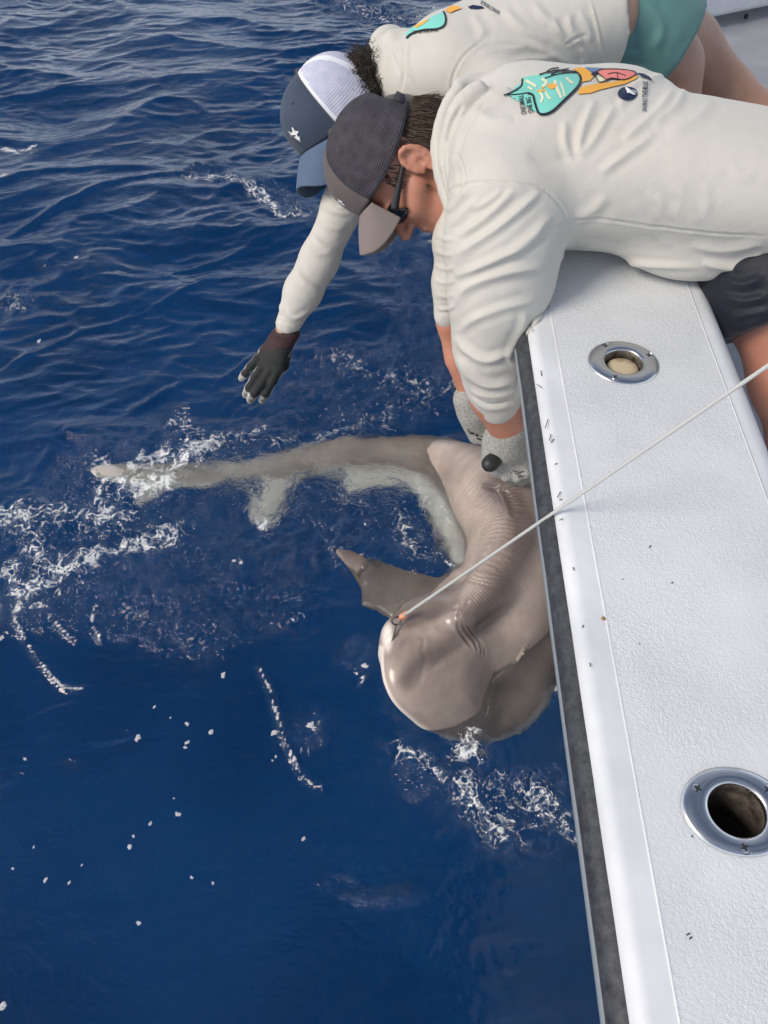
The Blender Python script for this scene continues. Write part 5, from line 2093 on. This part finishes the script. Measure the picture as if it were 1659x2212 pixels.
# thumb pressed along the grip
fg.chain([P(1068, 958, 1.405), P(1060, 985, 1.41), P(1054, 1003, 1.42)], [0.016, 0.0135, 0.0115], 0.012)
fg.chain([P(1078, 990, 1.418), P(1076, 1012, 1.425), P(1070, 1018, 1.445)], [0.0135, 0.0125, 0.011], 0.008)
v, f = fg.mesh()
v = relax(v, f, 1, 0.4)
gl = subdiv('glove', v, f, m_glove, pA, 0)
gb = bvh_of(gl)
decal('glove_marking', band([(1108, 1016), (1120, 1020), (1132, 1018)], 2.0, 8) + band([(1112, 1022), (1124, 1027)], 1.8, 6) + band([(1118, 1030), (1132, 1028)], 1.8, 6), gb, m_blk, gl, 0.001)
fg = Field(0.003, 0.010)
fg.chain([P(1014, 862, 1.49), P(1026, 884, 1.505)], [0.034, 0.036], 0.02)
fg.etube([P(1026, 884, 1.505), P(1036, 912, 1.52), P(1046, 936, 1.535)], [0.034, 0.037, 0.035], [0.024, 0.025, 0.022], camdir(1, 0.15, 0.0), 0.02)
for x0, y0, x1, y1, x2, y2 in [(1026, 928, 1032, 946, 1044, 954), (1040, 936, 1046, 952, 1058, 958), (1054, 936, 1060, 950, 1068, 956), (1066, 930, 1072, 942, 1078, 950)]:
    fg.chain([P(x0, y0, 1.53), P(x1, y1, 1.535), P(x2, y2, 1.56)], [0.0118, 0.0112, 0.0098], 0.0025)
fg.chain([P(1050, 890, 1.50), P(1066, 915, 1.51), P(1074, 935, 1.52)], [0.015, 0.013, 0.011], 0.012)
v, f = fg.mesh()
v = relax(v, f, 1, 0.4)
gl2 = subdiv('glove', v, f, m_glove, pA, 0)
gb = bvh_of(gl2)
decal('glove_marking', band([(1018, 934), (1024, 937)], 4, 4) + band([(1027, 938), (1033, 941)], 4, 4) + band([(1030, 946), (1040, 950), (1050, 951)], 3, 8) + band([(1038, 942), (1052, 945)], 1.6, 6) + band([(1010, 925), (1014, 933), (1018, 938)], 1.6, 6), gb, m_blk, gl2, 0.001)
# black grip held between the fingers
m_grip = mat('black_rubber', (0.016, 0.016, 0.018), 0.5)
ga, gb_ = P(1086, 974, 1.41), P(1048, 1012, 1.378)
ts = np.linspace(0, 1, 14)
prof = np.array([0.013, 0.014, 0.0145, 0.015, 0.0152, 0.0155, 0.016, 0.0162, 0.0165, 0.0165, 0.016, 0.0148, 0.0115, 0.005])
v, f = tube(ga + (gb_ - ga) * ts[:, None], prof, 16)
grip = link('tool_grip', np_mesh('tool_grip', v, f), m_grip)
tag(grip, 'black rubber tool grip held in the grey glove above the shark back', 'tool')

# --- cap, hair, sunglasses
m_capA_back = mesh_fabric('charcoal_mesh', (0.024, 0.023, 0.030), (0.090, 0.086, 0.100), 210, 0.9)
m_capA_front = cloth_mat('faded_brown_fabric', (0.105, 0.088, 0.088), (0.135, 0.115, 0.113), 0.9, 500)
m_capA_vis = cloth_mat('taupe_fabric', (0.20, 0.165, 0.158), (0.24, 0.20, 0.19), 0.9, 500)
ccA = P(846, 352, 1.29)
frCA = frame_of((846, 352), (-0.90, 0.42, -0.14), (-0.40, -0.88, 0.06))
cap(pA, ccA, frCA, m_capA_front, m_capA_back, m_capA_vis, m_capA_front, m_capA_back, (math.radians(20), 0.25, math.radians(-25)), True, 0.104, 0.086, 0.120, 0.62, None, 44.0, 44.0, 0.028)
r_ = np.random.default_rng(5)
roots, dirs, lens = [], [], []
for i in range(1900):
    t = r_.uniform(math.radians(95), math.radians(265))
    z = r_.uniform(-0.045, 0.035)
    t_ = abs(t - math.pi)
    if t_ > 1.1 and z < -0.0:
        continue
    p = np.array([[0.098 * math.cos(t) - 0.010, 0.079 * math.sin(t), z]])
    roots.append(to_world(p, hA, frA)[0])
    out = to_world(np.array([[0.30 * math.cos(t), 0.30 * math.sin(t), -1.0]]), np.zeros(3), frA)[0]
    dirs.append(out + r_.normal(size=3) * 0.14)
    lens.append(r_.uniform(0.025, 0.05))
for i in range(240):      # sideburn and temple in front of the ear
    x, z = r_.uniform(0.012, 0.045), r_.uniform(-0.035, 0.045)
    if (x > 0.034 and z < 0.0) or (x < 0.022 and z < 0.02):
        continue
    s = 1
    y = 0.0735 - 0.25 * max(0, x - 0.01)
    roots.append(to_world(np.array([[x, s * y, z]]), hA, frA)[0])
    dirs.append(to_world(np.array([[-0.1, 0.10, -1.0]]), np.zeros(3), frA)[0] + r_.normal(size=3) * 0.15)
    lens.append(r_.uniform(0.008, 0.018))
for i in range(900):      # tuft sticking out of the opening at the back of the cap
    t = math.pi + r_.uniform(-0.42, 0.42)
    z = r_.uniform(0.030, 0.075)
    rr_ = 0.092 * math.sqrt(max(0.05, 1 - ((z - 0.0) / 0.13) ** 2))
    roots.append(to_world(np.array([[rr_ * math.cos(t) - 0.006, rr_ * 0.85 * math.sin(t), z]]), hA, frA)[0])
    dirs.append(to_world(np.array([[-0.30, 0.2 * math.sin(t), -1.0]]), np.zeros(3), frA)[0] + r_.normal(size=3) * 0.16)
    lens.append(r_.uniform(0.012, 0.026))
hair_mesh('hair', roots, dirs, lens, 0.0008, m_hair, pA, 0.0012, None, 5, 3)
m_frame = mat('black_frame', (0.012, 0.012, 0.014), 0.25)
m_lens = mat('dark_lens', (0.008, 0.009, 0.012), 0.06, 0.6)
sun_o = None
bm = bmesh.new()
for s in (-1, 1):
    pts = to_world(np.array([(-0.012, s * 0.082, 0.020), (0.020, s * 0.079, 0.016), (0.055, s * 0.073, 0.012), (0.082, s * 0.068, 0.008)]), hA, frA)
    up = frA[1]
    q = spline(pts, 14)
    out_ = s * frA[2]
    hw = np.linspace(0.0028, 0.0075, 14)
    vv, ff = [], []
    for i in range(14):
        for dz, dl in ((1, 0), (1, 1), (-1, 1), (-1, 0)):
            vv.append(q[i] + up * dz * hw[i] + out_ * dl * 0.0035)
    ff = [(i * 4 + k, i * 4 + (k + 1) % 4, (i + 1) * 4 + (k + 1) % 4, (i + 1) * 4 + k) for i in range(13) for k in range(4)] + [(3, 2, 1, 0), (52, 53, 54, 55)]
    if sun_o is None:
        sun_o = link('sunglasses', np_mesh('sunglasses', np.array(vv), np.array(ff)), m_frame, pA, False)
    else:
        link('temple', np_mesh('temple', np.array(vv), np.array(ff)), m_frame, sun_o, False)
    # wrapped lens
    n1, n2 = 14, 8
    U, W = np.meshgrid(np.linspace(0, 1, n1), np.linspace(-1, 1, n2), indexing='ij')
    u_, w_ = U.ravel(), W.ravel()
    hgt = 0.019 * (1 - 0.35 * (1 - u_) ** 3) * (1 - 0.25 * np.maximum(0, u_ - 0.8) * 3)
    lx = 0.102 - 0.026 * u_ ** 2.2
    ly = s * (0.006 + 0.062 * u_)
    lz = 0.004 + w_ * hgt * np.where(w_ < 0, 1.15, 0.85)
    lv = to_world(np.stack([lx - 0.006 * w_ ** 2, ly, lz], -1), hA, frA)
    lo_ = link('lens', np_mesh('lens', lv, grid_faces(n1, n2)), m_lens, sun_o)
    md = lo_.modifiers.new('t', 'SOLIDIFY')
    md.thickness = 0.0025
ga_ = to_world(np.array([[0.06, 0.0795, 0.013]]), hA, frA)[0]

# ================================================================== person beyond
pB = empty('person', P(1080, 130, 1.52))
tag(pB, 'person in white and navy cap and teal shorts reaching a black glove to the water', 'person')
axB = [P(905, 185, 1.50), P(975, 162, 1.50), P(1090, 115, 1.50), P(1270, 52, 1.50)]
lB = np.array([0.05, -0.88, 0.46])
lB /= np.linalg.norm(lB)
f2 = Field(0.007, 0.03)
f2.etube(axB, [0.135, 0.165, 0.165, 0.160], [0.085, 0.112, 0.118, 0.112], lB, 0.04)
f2.ell(P(950, 150, 1.44), np.eye(3), (0.075, 0.075, 0.075), 0.05)
f2.chain([P(985, 175, 1.42), P(1070, 215, 1.40), P(1160, 240, 1.41), P(1210, 260, 1.42)], [0.078, 0.070, 0.058, 0.05], 0.03)
# reaching sleeve
f2.chain([P(880, 260, 1.56), P(800, 350, 1.56), P(742, 440, 1.565), P(690, 560, 1.60), P(655, 630, 1.62), P(622, 700, 1.645)], [0.062, 0.050, 0.043, 0.041, 0.039, 0.030], 0.025)
for pts, r, d in [([(822, 98), (822, 130), (836, 175), (858, 215)], 0.024, 1.47), ([(848, 85), (862, 130), (867, 180), (872, 220)], 0.024, 1.45), ([(818, 98), (835, 88), (855, 84)], 0.024, 1.50), ([(870, 78), (885, 120), (890, 180)], 0.020, 1.45)]:
    q = spline(pts, 10)
    f2.chain([P(x, y, d) for x, y in q], [r * (0.8 + 0.2 * math.sin(math.pi * i / 9)) for i in range(10)], 0.010)


def cutB(g, F):
    # shirt hem across the hips
    a = P(1296, 70, 1.5)
    ax_ = axB[3] - axB[2]
    ax_ = ax_ / np.linalg.norm(ax_)
    return np.maximum(F, ((g - a) @ ax_)).astype(np.float32)


v, f = f2.mesh(cutB)
v = relax(v, f, 2, 0.5)
shirtB = subdiv('shirt', v, f, m_shirt, pB, 1)
shB = shirtB.data
v = verts_of(shB)
n = normals_of(shB)
v += n * (0.0030 * fbm3(v * np.array([5, 8, 8]) + 7, 2) + 0.0006 * fbm3(v * 34 + 3, 2))[:, None]
set_verts(shB, v)


def C1(pts):
    return [(553 + 0.2916 * x, 103.7 + 0.2916 * y) for x, y in pts]


FB = [
    (C2([(395, 385), (405, 300), (450, 220), (530, 155)]), 2.6, -0.003), (C2([(530, 155), (700, 180), (800, 220), (900, 275)]), 8, 0.006),
    (C2([(700, 190), (600, 200), (500, 215)]), 6, 0.005), (C2([(820, 230), (700, 240), (600, 260)]), 7, 0.005), (C2([(830, 260), (740, 280), (660, 300)]), 7, 0.004),
    (C2([(860, 60), (880, 130), (920, 180)]), 8, 0.006), (C2([(800, 70), (830, 130), (890, 190)]), 8, 0.006), (C2([(905, 40), (940, 110), (955, 170)]), 7, 0.005),
    (C2([(600, 30), (680, 110), (780, 170)]), 10, 0.005), (C2([(480, 60), (520, 120), (500, 160)]), 10, 0.004), (C2([(720, 10), (790, 90), (850, 150)]), 9, 0.005),
    (C2([(950, 0), (985, 140), (1000, 260)]), 3, 0.003), (C2([(910, 190), (930, 230), (915, 265)]), 6, 0.005), (C2([(850, 180), (900, 150), (940, 140)]), 3, -0.003),
    (C2([(205, 160), (208, 250), (200, 360)]), 4, -0.006), (C2([(140, 180), (170, 240), (190, 300)]), 4, -0.005), (C2([(230, 180), (215, 240), (250, 330)]), 5, 0.004),
    (C1([(480, 1150), (560, 1210), (700, 1230)]), 6, 0.006), (C1([(440, 1290), (520, 1330), (640, 1350)]), 6, 0.004), (C1([(500, 1080), (600, 1180), (720, 1160)]), 6, 0.005),
    (C1([(420, 1380), (480, 1450), (600, 1500)]), 6, 0.004), (C1([(740, 1290), (690, 1400), (640, 1480)]), 7, 0.004), (C1([(360, 1500), (450, 1530), (560, 1510)]), 6, 0.003),
    ([(608, 655), (612, 678), (640, 688), (672, 668)], 4, 0.005), ([(600, 640), (606, 665), (612, 680)], 5, 0.004), ([(596, 690), (620, 698), (655, 705)], 2.5, -0.0022),
    ([(640, 560), (650, 600), (690, 630)], 7, 0.004),
]
folds(shB, [(p_, w_ * (0.9 if w_ > 3 else 1), a_ * (0.62 if w_ > 3 else 1)) for p_, w_, a_ in FB])
set_verts(shB, clamp_on_gunwale(verts_of(shB)))
bB = bvh_of(shirtB)
decal('back_print', [[(876, 75), (890, 60), (915, 48), (940, 34), (960, 27), (963, 42), (958, 58), (940, 64), (905, 66), (888, 76), (880, 84)]], bB, m_aqua, shirtB, 0.0014)
decal('back_print_outline', band([(958, 26), (963, 40), (960, 56), (944, 64), (915, 66), (890, 74), (878, 84)], 3.5, 24), bB, m_blk, shirtB, 0.0020)
decal('print_sun', [[(962, 24), (975, 14), (990, 16), (998, 20), (985, 24), (972, 30)]], bB, m_org, shirtB, 0.0020)
decal('print_sun', [[(895, 58), (915, 48), (930, 42), (915, 54), (900, 62)]], bB, m_org, shirtB, 0.0020)
decal('round_emblem', [[(1010, 16), (1022, 12), (1042, 15), (1046, 19), (1030, 21), (1016, 20)]], bB, m_ink, shirtB, 0.0014)
text_decal('lettering', 'SAVING THE BLUE', (1080, 26), (1040, 2), 8, bB, m_ink, shirtB, lean=(-0.35, 0.94))
text_decal('lettering', 'ONE BIG BLUE', (946, 62), (892, 68), 7, bB, m_blk, shirtB, lean=(0.1, 1.0))

hB = P(738, 262, 1.53)
frB = frame_of((738, 262), (-0.72, 0.69, 0.06), (-0.58, -0.66, 0.46))
hv = to_world(HEAD2_V, hB, frB)
fb = Field(0.0085, 0.03)
fb.chain([hB - frB[1] * 0.09 - frB[0] * 0.03, P(880, 200, 1.51)], [0.055, 0.066], 0.03)
fb.etube(axB, [0.11, 0.138, 0.140, 0.140], [0.065, 0.090, 0.095, 0.095], lB, 0.04)
fb.chain([P(880, 260, 1.56), P(742, 440, 1.57), P(640, 660, 1.64), P(612, 730, 1.66)], [0.045, 0.035, 0.029, 0.025], 0.02)
fb.chain([P(985, 175, 1.43), P(1160, 240, 1.42)], [0.05, 0.04], 0.02)
HB = P(1370, 60, 1.53)
# near thigh straight down inside the boat, far leg bent back
fb.chain([HB + np.array([0.02, -0.03, -0.01]), P(1436, 150, 1.57), P(1452, 300, 1.66)], [0.082, 0.076, 0.062], 0.02)
k_ = P(1452, 300, 1.66)
lower_leg(fb, k_, np.array([k_[0] + 0.10, k_[1] - 0.02, DZ + 0.08]), 0.056)
fb.chain([HB + np.array([0.06, 0.10, -0.01]), P(1478, 110, 1.70), P(1560, 205, 1.74), P(1625, 275, 1.76), P(1740, 340, 1.80), P(1850, 400, 1.86), P(1905, 470, 1.90)], [0.080, 0.078, 0.066, 0.074, 0.05, 0.036, 0.024], 0.02)
bv, bf = fb.mesh()
bv = relax(bv, bf, 2, 0.5)
bv = clamp_on_gunwale(bv)
bodyB = subdiv('body', np.concatenate([bv, hv]), np.concatenate([bf, HEAD2_F + len(bv)]), m_skin2, pB, 0)
fs = Field(0.008, 0.03)
fs.chain([P(1285, 62, 1.50), HB + np.array([0.0, 0.0, 0.0]), P(1405, 88, 1.535), P(1420, 112, 1.545)], [0.105, 0.125, 0.112, 0.102], 0.03)
fs.chain([HB + np.array([0.05, 0.09, 0.0]), P(1432, 70, 1.66)], [0.120, 0.100], 0.03)


def cutS(g, F):
    a = P(1448, 92, 1.54)
    ax_ = camdir(0.86, -0.36, -0.36)
    return np.maximum(F, ((g - a) @ ax_)).astype(np.float32)


v, f = fs.mesh(cutS)
v = relax(v, f, 2, 0.5)
shortsB = subdiv('shorts', v, f, m_teal, pB, 1)
v = verts_of(shortsB.data)
v += normals_of(shortsB.data) * (0.004 * fbm3(v * 12 + 5, 3))[:, None]
set_verts(shortsB.data, v)
folds(shortsB.data, [([(1300, 130), (1340, 115), (1380, 120)], 7, 0.005), ([(1320, 20), (1350, 70), (1340, 120)], 10, 0.006), ([(1400, 10), (1430, 60), (1410, 110)], 10, 0.005), ([(1310, 145), (1350, 140), (1400, 150)], 5, 0.004)])
set_verts(shortsB.data, clamp_on_gunwale(verts_of(shortsB.data)))

m_capB_back = mesh_fabric('white_mesh', (0.42, 0.44, 0.56), (0.66, 0.67, 0.80), 150, 0.5)
m_capB_rim = cloth_mat('white_fabric', (0.74, 0.75, 0.82), (0.80, 0.81, 0.86), 0.7, 400)
m_capB_front = cloth_mat('slate_navy_fabric', (0.036, 0.052, 0.085), (0.050, 0.070, 0.110), 0.85, 500)
m_capB_vis = cloth_mat('slate_blue_fabric', (0.075, 0.115, 0.19), (0.095, 0.14, 0.225), 0.85, 500)
m_capB_btn = cloth_mat('slate_grey_fabric', (0.050, 0.060, 0.080), (0.065, 0.075, 0.095), 0.85, 500)
ccB = P(735, 258, 1.525)
cap(pB, ccB, frB, m_capB_front, m_capB_back, m_capB_vis, m_capB_btn, None, (math.radians(16), 0.24, math.radians(-12)), False, 0.113, 0.094, 0.122, 1.0, m_capB_rim, 60.0, 60.0, 0.034)
r_ = np.random.default_rng(9)
roots, dirs, lens = [], [], []
for i in range(1500):
    t = r_.uniform(math.radians(110), math.radians(250))
    z = r_.uniform(-0.09, 0.02)
    p = np.array([[0.092 * math.cos(t) - 0.010, 0.074 * math.sin(t), z]])
    roots.append(to_world(p, hB, frB)[0])
    out = to_world(np.array([[0.9 * math.cos(t), 0.8 * math.sin(t), -0.8]]), np.zeros(3), frB)[0]
    dirs.append(out + r_.normal(size=3) * 0.35)
    lens.append(r_.uniform(0.02, 0.055))
for i in range(1500):     # loose curls gathered at the nape between cap and hood
    t, z = r_.uniform(0, 6.283), r_.uniform(-1, 1)
    q = np.array([math.cos(t) * math.sqrt(1 - z * z), math.sin(t) * math.sqrt(1 - z * z), z])
    cpt = P(788 + r_.uniform(-14, 14), 165 + r_.uniform(-34, 48), 1.475)
    roots.append(cpt + q * 0.022)
    dirs.append(q + r_.normal(size=3) * 0.5)
    lens.append(r_.uniform(0.012, 0.030))
hair_mesh('hair', roots, dirs, lens, 0.0011, m_hair2, pB, 0.007, None, 9, 4)

# --- black work glove with pale dipped fingertips
m_bg = mat('black_knit', (0.017, 0.018, 0.020), 0.7, 0.3)
ag = N(m_bg, 'ShaderNodeAttribute', attribute_name='dip')
acf = N(m_bg, 'ShaderNodeAttribute', attribute_name='cuff')
k1 = N(m_bg, 'ShaderNodeMixRGB')
k1.inputs['Color1'].default_value = (0.020, 0.022, 0.024, 1)
k1.inputs['Color2'].default_value = (0.045, 0.022, 0.026, 1)
L(m_bg, acf.outputs['Fac'], k1.inputs['Fac'])
k2 = N(m_bg, 'ShaderNodeMixRGB')
k2.inputs['Color2'].default_value = (0.52, 0.53, 0.49, 1)
L(m_bg, k1.outputs[0], k2.inputs['Color1'])
L(m_bg, ag.outputs['Fac'], k2.inputs['Fac'])
L(m_bg, k2.outputs[0], bsdf(m_bg).inputs['Base Color'])
noise_bump(m_bg, 500, 0.5, 0.0010, 2)
fg = Field(0.0022, 0.008)
across = camdir(0.94, -0.10, 0.30)
D0 = 1.665
fg.etube([P(621, 716, 1.655), P(605, 742, 1.66)], [0.0315, 0.0295], [0.024, 0.021], across, 0.012)
fg.etube([P(605, 742, 1.66), P(589, 768, 1.665), P(582, 790, 1.672)], [0.030, 0.038, 0.037], [0.020, 0.0175, 0.0150], across, 0.014)
FIN = [
    [(556, 776, 1.672), (541, 793, 1.678), (529, 808, 1.690), (522, 817, 1.702)],
    [(566, 795, 1.672), (550, 818, 1.676), (538, 838, 1.688), (531, 852, 1.702)],
    [(582, 802, 1.670), (565, 828, 1.674), (549, 850, 1.686), (541, 864, 1.700)],
    [(601, 796, 1.668), (588, 824, 1.674), (573, 850, 1.688), (566, 864, 1.702)],
]
RAD = [[0.0105, 0.0098, 0.0092, 0.0082], [0.0112, 0.0106, 0.0100, 0.0088], [0.0116, 0.0110, 0.0102, 0.0090], [0.0114, 0.0108, 0.0100, 0.0088]]
for pts, rad in zip(FIN, RAD):
    fg.chain([P(*q) for q in pts], rad, 0.0055)
# thumb tucked under the palm, leaving its far side
fg.chain([P(618, 762, 1.680), P(612, 790, 1.70), P(598, 812, 1.715)], [0.014, 0.012, 0.0095], 0.010)
v, f = fg.mesh()
v = relax(v, f, 1, 0.4)
gB = subdiv('glove', v, f, m_bg, pB, 0)
gB['label'] = 'black work glove with pale dipped fingertips and maroon cuff'
px, py, d = project(v)
tip = np.zeros(len(v))
for pts in FIN:
    a = np.array(pts[3])
    b2 = np.array(pts[2])
    tip = np.maximum(tip, np.exp(-(np.hypot(px - a[0], py - a[1]) / 11.0) ** 2))
nn = normals_of(gB.data)
palm = -(nn @ camdir(0.36, 0.1, 0.93))
dip = np.clip(np.maximum(sstep(-0.42, -0.12, palm) * sstep(735, 750, py + (px - 600) * 0.2), 0.7 * sstep(0.55, 0.9, tip) * sstep(-0.62, -0.30, palm)), 0, 1)
attr(gB.data, 'dip', dip)
attr(gB.data, 'cuff', 1 - sstep(748, 760, py + (px - 590) * 0.15))
folds(gB.data, [([(592, 722), (615, 732), (632, 734)], 2.0, -0.0018), ([(590, 730), (612, 741), (628, 742)], 2.0, -0.0015), ([(585, 745), (605, 755), (622, 756)], 2.0, -0.0012)])
# ================================================================== foam flecks, bubbles and spray
FLECK_LABEL = {
    (485, 1465): 'round white foam fleck alone in open water above the row of flecks',
    (595, 1590): 'white foam fleck touching the left side of the long thin wake line',
    (303, 1602): 'flat oval white foam fleck, leftmost of the cluster left of the wake line',
    (460, 1587): 'lumpy white foam fleck, rightmost of the cluster left of the wake line',
    (408, 1611): 'upper of two joined white foam flecks in the middle of the cluster',
    (404, 1621): 'lower of two joined white foam flecks in the middle of the cluster',
    (408, 1570): 'small round foam fleck at the top of the cluster left of the wake line',
    (672, 1573): 'broad pale foam fleck just right of the long thin wake line',
    (790, 1447): 'white foam fleck floating just left of the shark snout',
    (657, 1815): 'single foam fleck below the lower end of the long thin wake line',
    (389, 1764): 'top foam fleck of the slanting row of four in calm water',
    (285, 1834): 'lowest foam fleck of the slanting row of four in calm water',
    (304, 1997): 'lone foam fleck far down in the calm water',
    (14, 2175): 'foam fleck at the bottom left edge of the water',
    (88, 745): 'foam fleck at the left edge, beyond the shark tail',
    (10, 1385): 'foam fleck at the left edge beside the curved wake line',
}
BUBBLE_LABEL = {
    (794, 1144): 'largest clear air bubble, inside the curve of the shark body',
    (738, 1111): 'small clear bubble beside the pale pelvic fin',
    (856, 1114): 'medium clear bubble nearest the inner curve of the shark flank',
    (640, 1345): 'large clear bubble left of the shark mouth',
    (98, 1338): 'clear bubble at the far left by the curved wake lines',
    (375, 1290): 'clear bubble below the shark tail',
    (368, 1425): 'clear bubble in open water left of the long wake line',
    (1010, 1618): 'clear bubble just under the shark snout',
}
m_foam = mat('foam_white', (0.66, 0.67, 0.69), 0.6, 0.4)
noise_bump(m_foam, 500, 0.6, 0.002, 3)
rf = np.random.default_rng(21)


def cluster_mesh(seed):
    q = np.random.default_rng(seed)
    bm = bmesh.new()
    for i in range(13):
        r = q.uniform(0.20, 0.46)
        a, d = q.uniform(0, 6.28), q.uniform(0, 0.72) ** 0.8
        bmesh.ops.create_icosphere(bm, subdivisions=1, radius=r,
                                   matrix=Matrix.Translation((d * math.cos(a) * 1.15, d * math.sin(a) * 0.75, q.uniform(-0.05, 0.12))) @ Matrix.Diagonal((1, 1, 0.6, 1)))
    me = bpy.data.meshes.new('foam_fleck')
    bm.to_mesh(me)
    bm.free()
    me.materials.append(m_foam)
    me.polygons.foreach_set('use_smooth', np.ones(len(me.polygons), bool))
    return me


FLECK_ME = [cluster_mesh(s) for s in range(6)]
FLECKS = [(485, 1465, 6.5), (595, 1590, 8), (303, 1602, 8), (460, 1587, 7), (408, 1611, 5), (404, 1621, 4.5), (408, 1570, 5), (672, 1573, 9), (790, 1447, 8),
          (771, 1463, 4), (338, 1533, 3.5), (657, 1815, 5), (389, 1764, 6), (330, 1784, 4.5), (294, 1811, 3.5), (285, 1834, 6), (105, 1903, 4.5), (155, 1910, 3.5),
          (418, 1899, 3.5), (463, 1911, 3.5), (304, 1997, 5), (14, 2175, 8), (60, 1645, 3.5), (380, 1730, 2.5), (80, 1834, 2.5), (35, 1880, 3), (598, 1640, 3.5), (372, 1557, 2.5),
          (590, 1648, 2.5), (182, 1872, 2.5), (88, 745, 5), (173, 578, 5), (10, 1385, 6), (525, 1233, 5), (510, 1228, 4)]
for k, (x, y, r) in enumerate(FLECKS):
    o = bpy.data.objects.new('foam_fleck', FLECK_ME[k % 6])
    COL.objects.link(o)
    p = PZ(x, y, 0.0)
    p[2] = water_z(p[0], p[1])
    o.location = p
    s = r * np.linalg.norm(p - CAMP) / FPX
    o.scale = (s, s, s * 0.7)
    o.rotation_euler = (0, 0, rf.uniform(0, 6.28))
    tag(o, FLECK_LABEL.get((x, y), 'tiny white foam speck floating on open dark blue water'), 'foam', 'foam flecks scattered over the water')

m_bub = bpy.data.materials.new('bubble_film')
m_bub.use_nodes = True
nt = m_bub.node_tree
nt.nodes.remove(nt.nodes['Principled BSDF'])
tr = N(m_bub, 'ShaderNodeBsdfTransparent')
gs = N(m_bub, 'ShaderNodeBsdfGlossy')
gs.inputs['Roughness'].default_value = 0.05
fr_ = N(m_bub, 'ShaderNodeLayerWeight')
fr_.inputs['Blend'].default_value = 0.42
mx = N(m_bub, 'ShaderNodeMixShader')
L(m_bub, fr_.outputs['Fresnel'], mx.inputs['Fac'])
L(m_bub, tr.outputs[0], mx.inputs[1])
L(m_bub, gs.outputs[0], mx.inputs[2])
L(m_bub, mx.outputs[0], nt.nodes['Material Output'].inputs['Surface'])
bm = bmesh.new()
bmesh.ops.create_uvsphere(bm, u_segments=24, v_segments=12, radius=1.0)
bmesh.ops.delete(bm, geom=[q for q in bm.verts if q.co.z < -0.15], context='VERTS')
bub_me = bpy.data.meshes.new('bubble')
bm.to_mesh(bub_me)
bm.free()
bub_me.materials.append(m_bub)
bub_me.polygons.foreach_set('use_smooth', np.ones(len(bub_me.polygons), bool))
for x, y, r in [(794, 1144, 12), (738, 1111, 5), (760, 1104, 4), (856, 1114, 7), (640, 1345, 10), (684, 1148, 4), (700, 1098, 3.5), (98, 1338, 5), (375, 1290, 5), (368, 1425, 5), (1010, 1618, 6)]:
    o = bpy.data.objects.new('bubble', bub_me)
    COL.objects.link(o)
    p = PZ(x, y, 0.0)
    p[2] = water_z(p[0], p[1])
    o.location = p
    s = r * np.linalg.norm(p - CAMP) / FPX
    o.scale = (s, s, s * 0.8)
    tag(o, BUBBLE_LABEL.get((x, y), 'tiny clear bubble between the pectoral and pelvic fins of the shark'), 'bubble', 'air bubbles on the water round the shark')

# fine white beads for spray and glitter, the glints put into their colour
bm = bmesh.new()
bmesh.ops.create_icosphere(bm, subdivisions=1, radius=1.0)
iv = np.array([q.co[:] for q in bm.verts])
itri = np.array([[q.index for q in f.verts] for f in bm.faces])
bm.free()
LINES = [([(200, 1050), (280, 1040), (360, 1050), (450, 1010), (560, 985)], 22, 230), ([(240, 1060), (235, 1130)], 14, 60), ([(60, 1150), (200, 1140), (320, 1130)], 30, 170),
         ([(120, 1260), (260, 1215), (400, 1150)], 18, 150), ([(376, 890), (420, 960), (460, 985)], 16, 60), ([(850, 1655), (960, 1690), (1060, 1750), (1190, 1730)], 26, 150),
         ([(985, 1608), (1050, 1640)], 12, 60), ([(730, 780), (850, 845), (950, 880)], 26, 90), ([(430, 400), (560, 430), (680, 490)], 12, 90), ([(565, 1150), (600, 1145)], 8, 40),
         ([(860, 1060), (930, 1110), (980, 1180)], 14, 50), ([(850, 1170), (960, 1230)], 12, 50), ([(300, 1330), (500, 1390)], 26, 60)]
VV, FF = [], []
off = 0
for pts, w, cnt in LINES:
    q = spline(pts, 60)
    for i in range(cnt // 3):
        c = q[rf.integers(0, 60)] + rf.normal(size=2) * w
        p = PZ(c[0], c[1], 0.0)
        p[2] = water_z(p[0], p[1]) + 0.0005
        r = min(0.0020, 0.0004 + rf.exponential(0.00045))
        VV.append(iv * r * np.array([1, 1, 0.8]) + p)
        FF.append(itri + off)
        off += len(iv)
m_bead = mat('water_bead', (0.86, 0.88, 0.90), 0.12, 0.6)
spray = link('spray_glitter', np_mesh('spray_glitter', np.concatenate(VV), np.concatenate(FF)), m_bead)
tag(spray, 'fine white beads for spray and painted glitter along the broken water around the shark', 'spray', None, 'stuff')
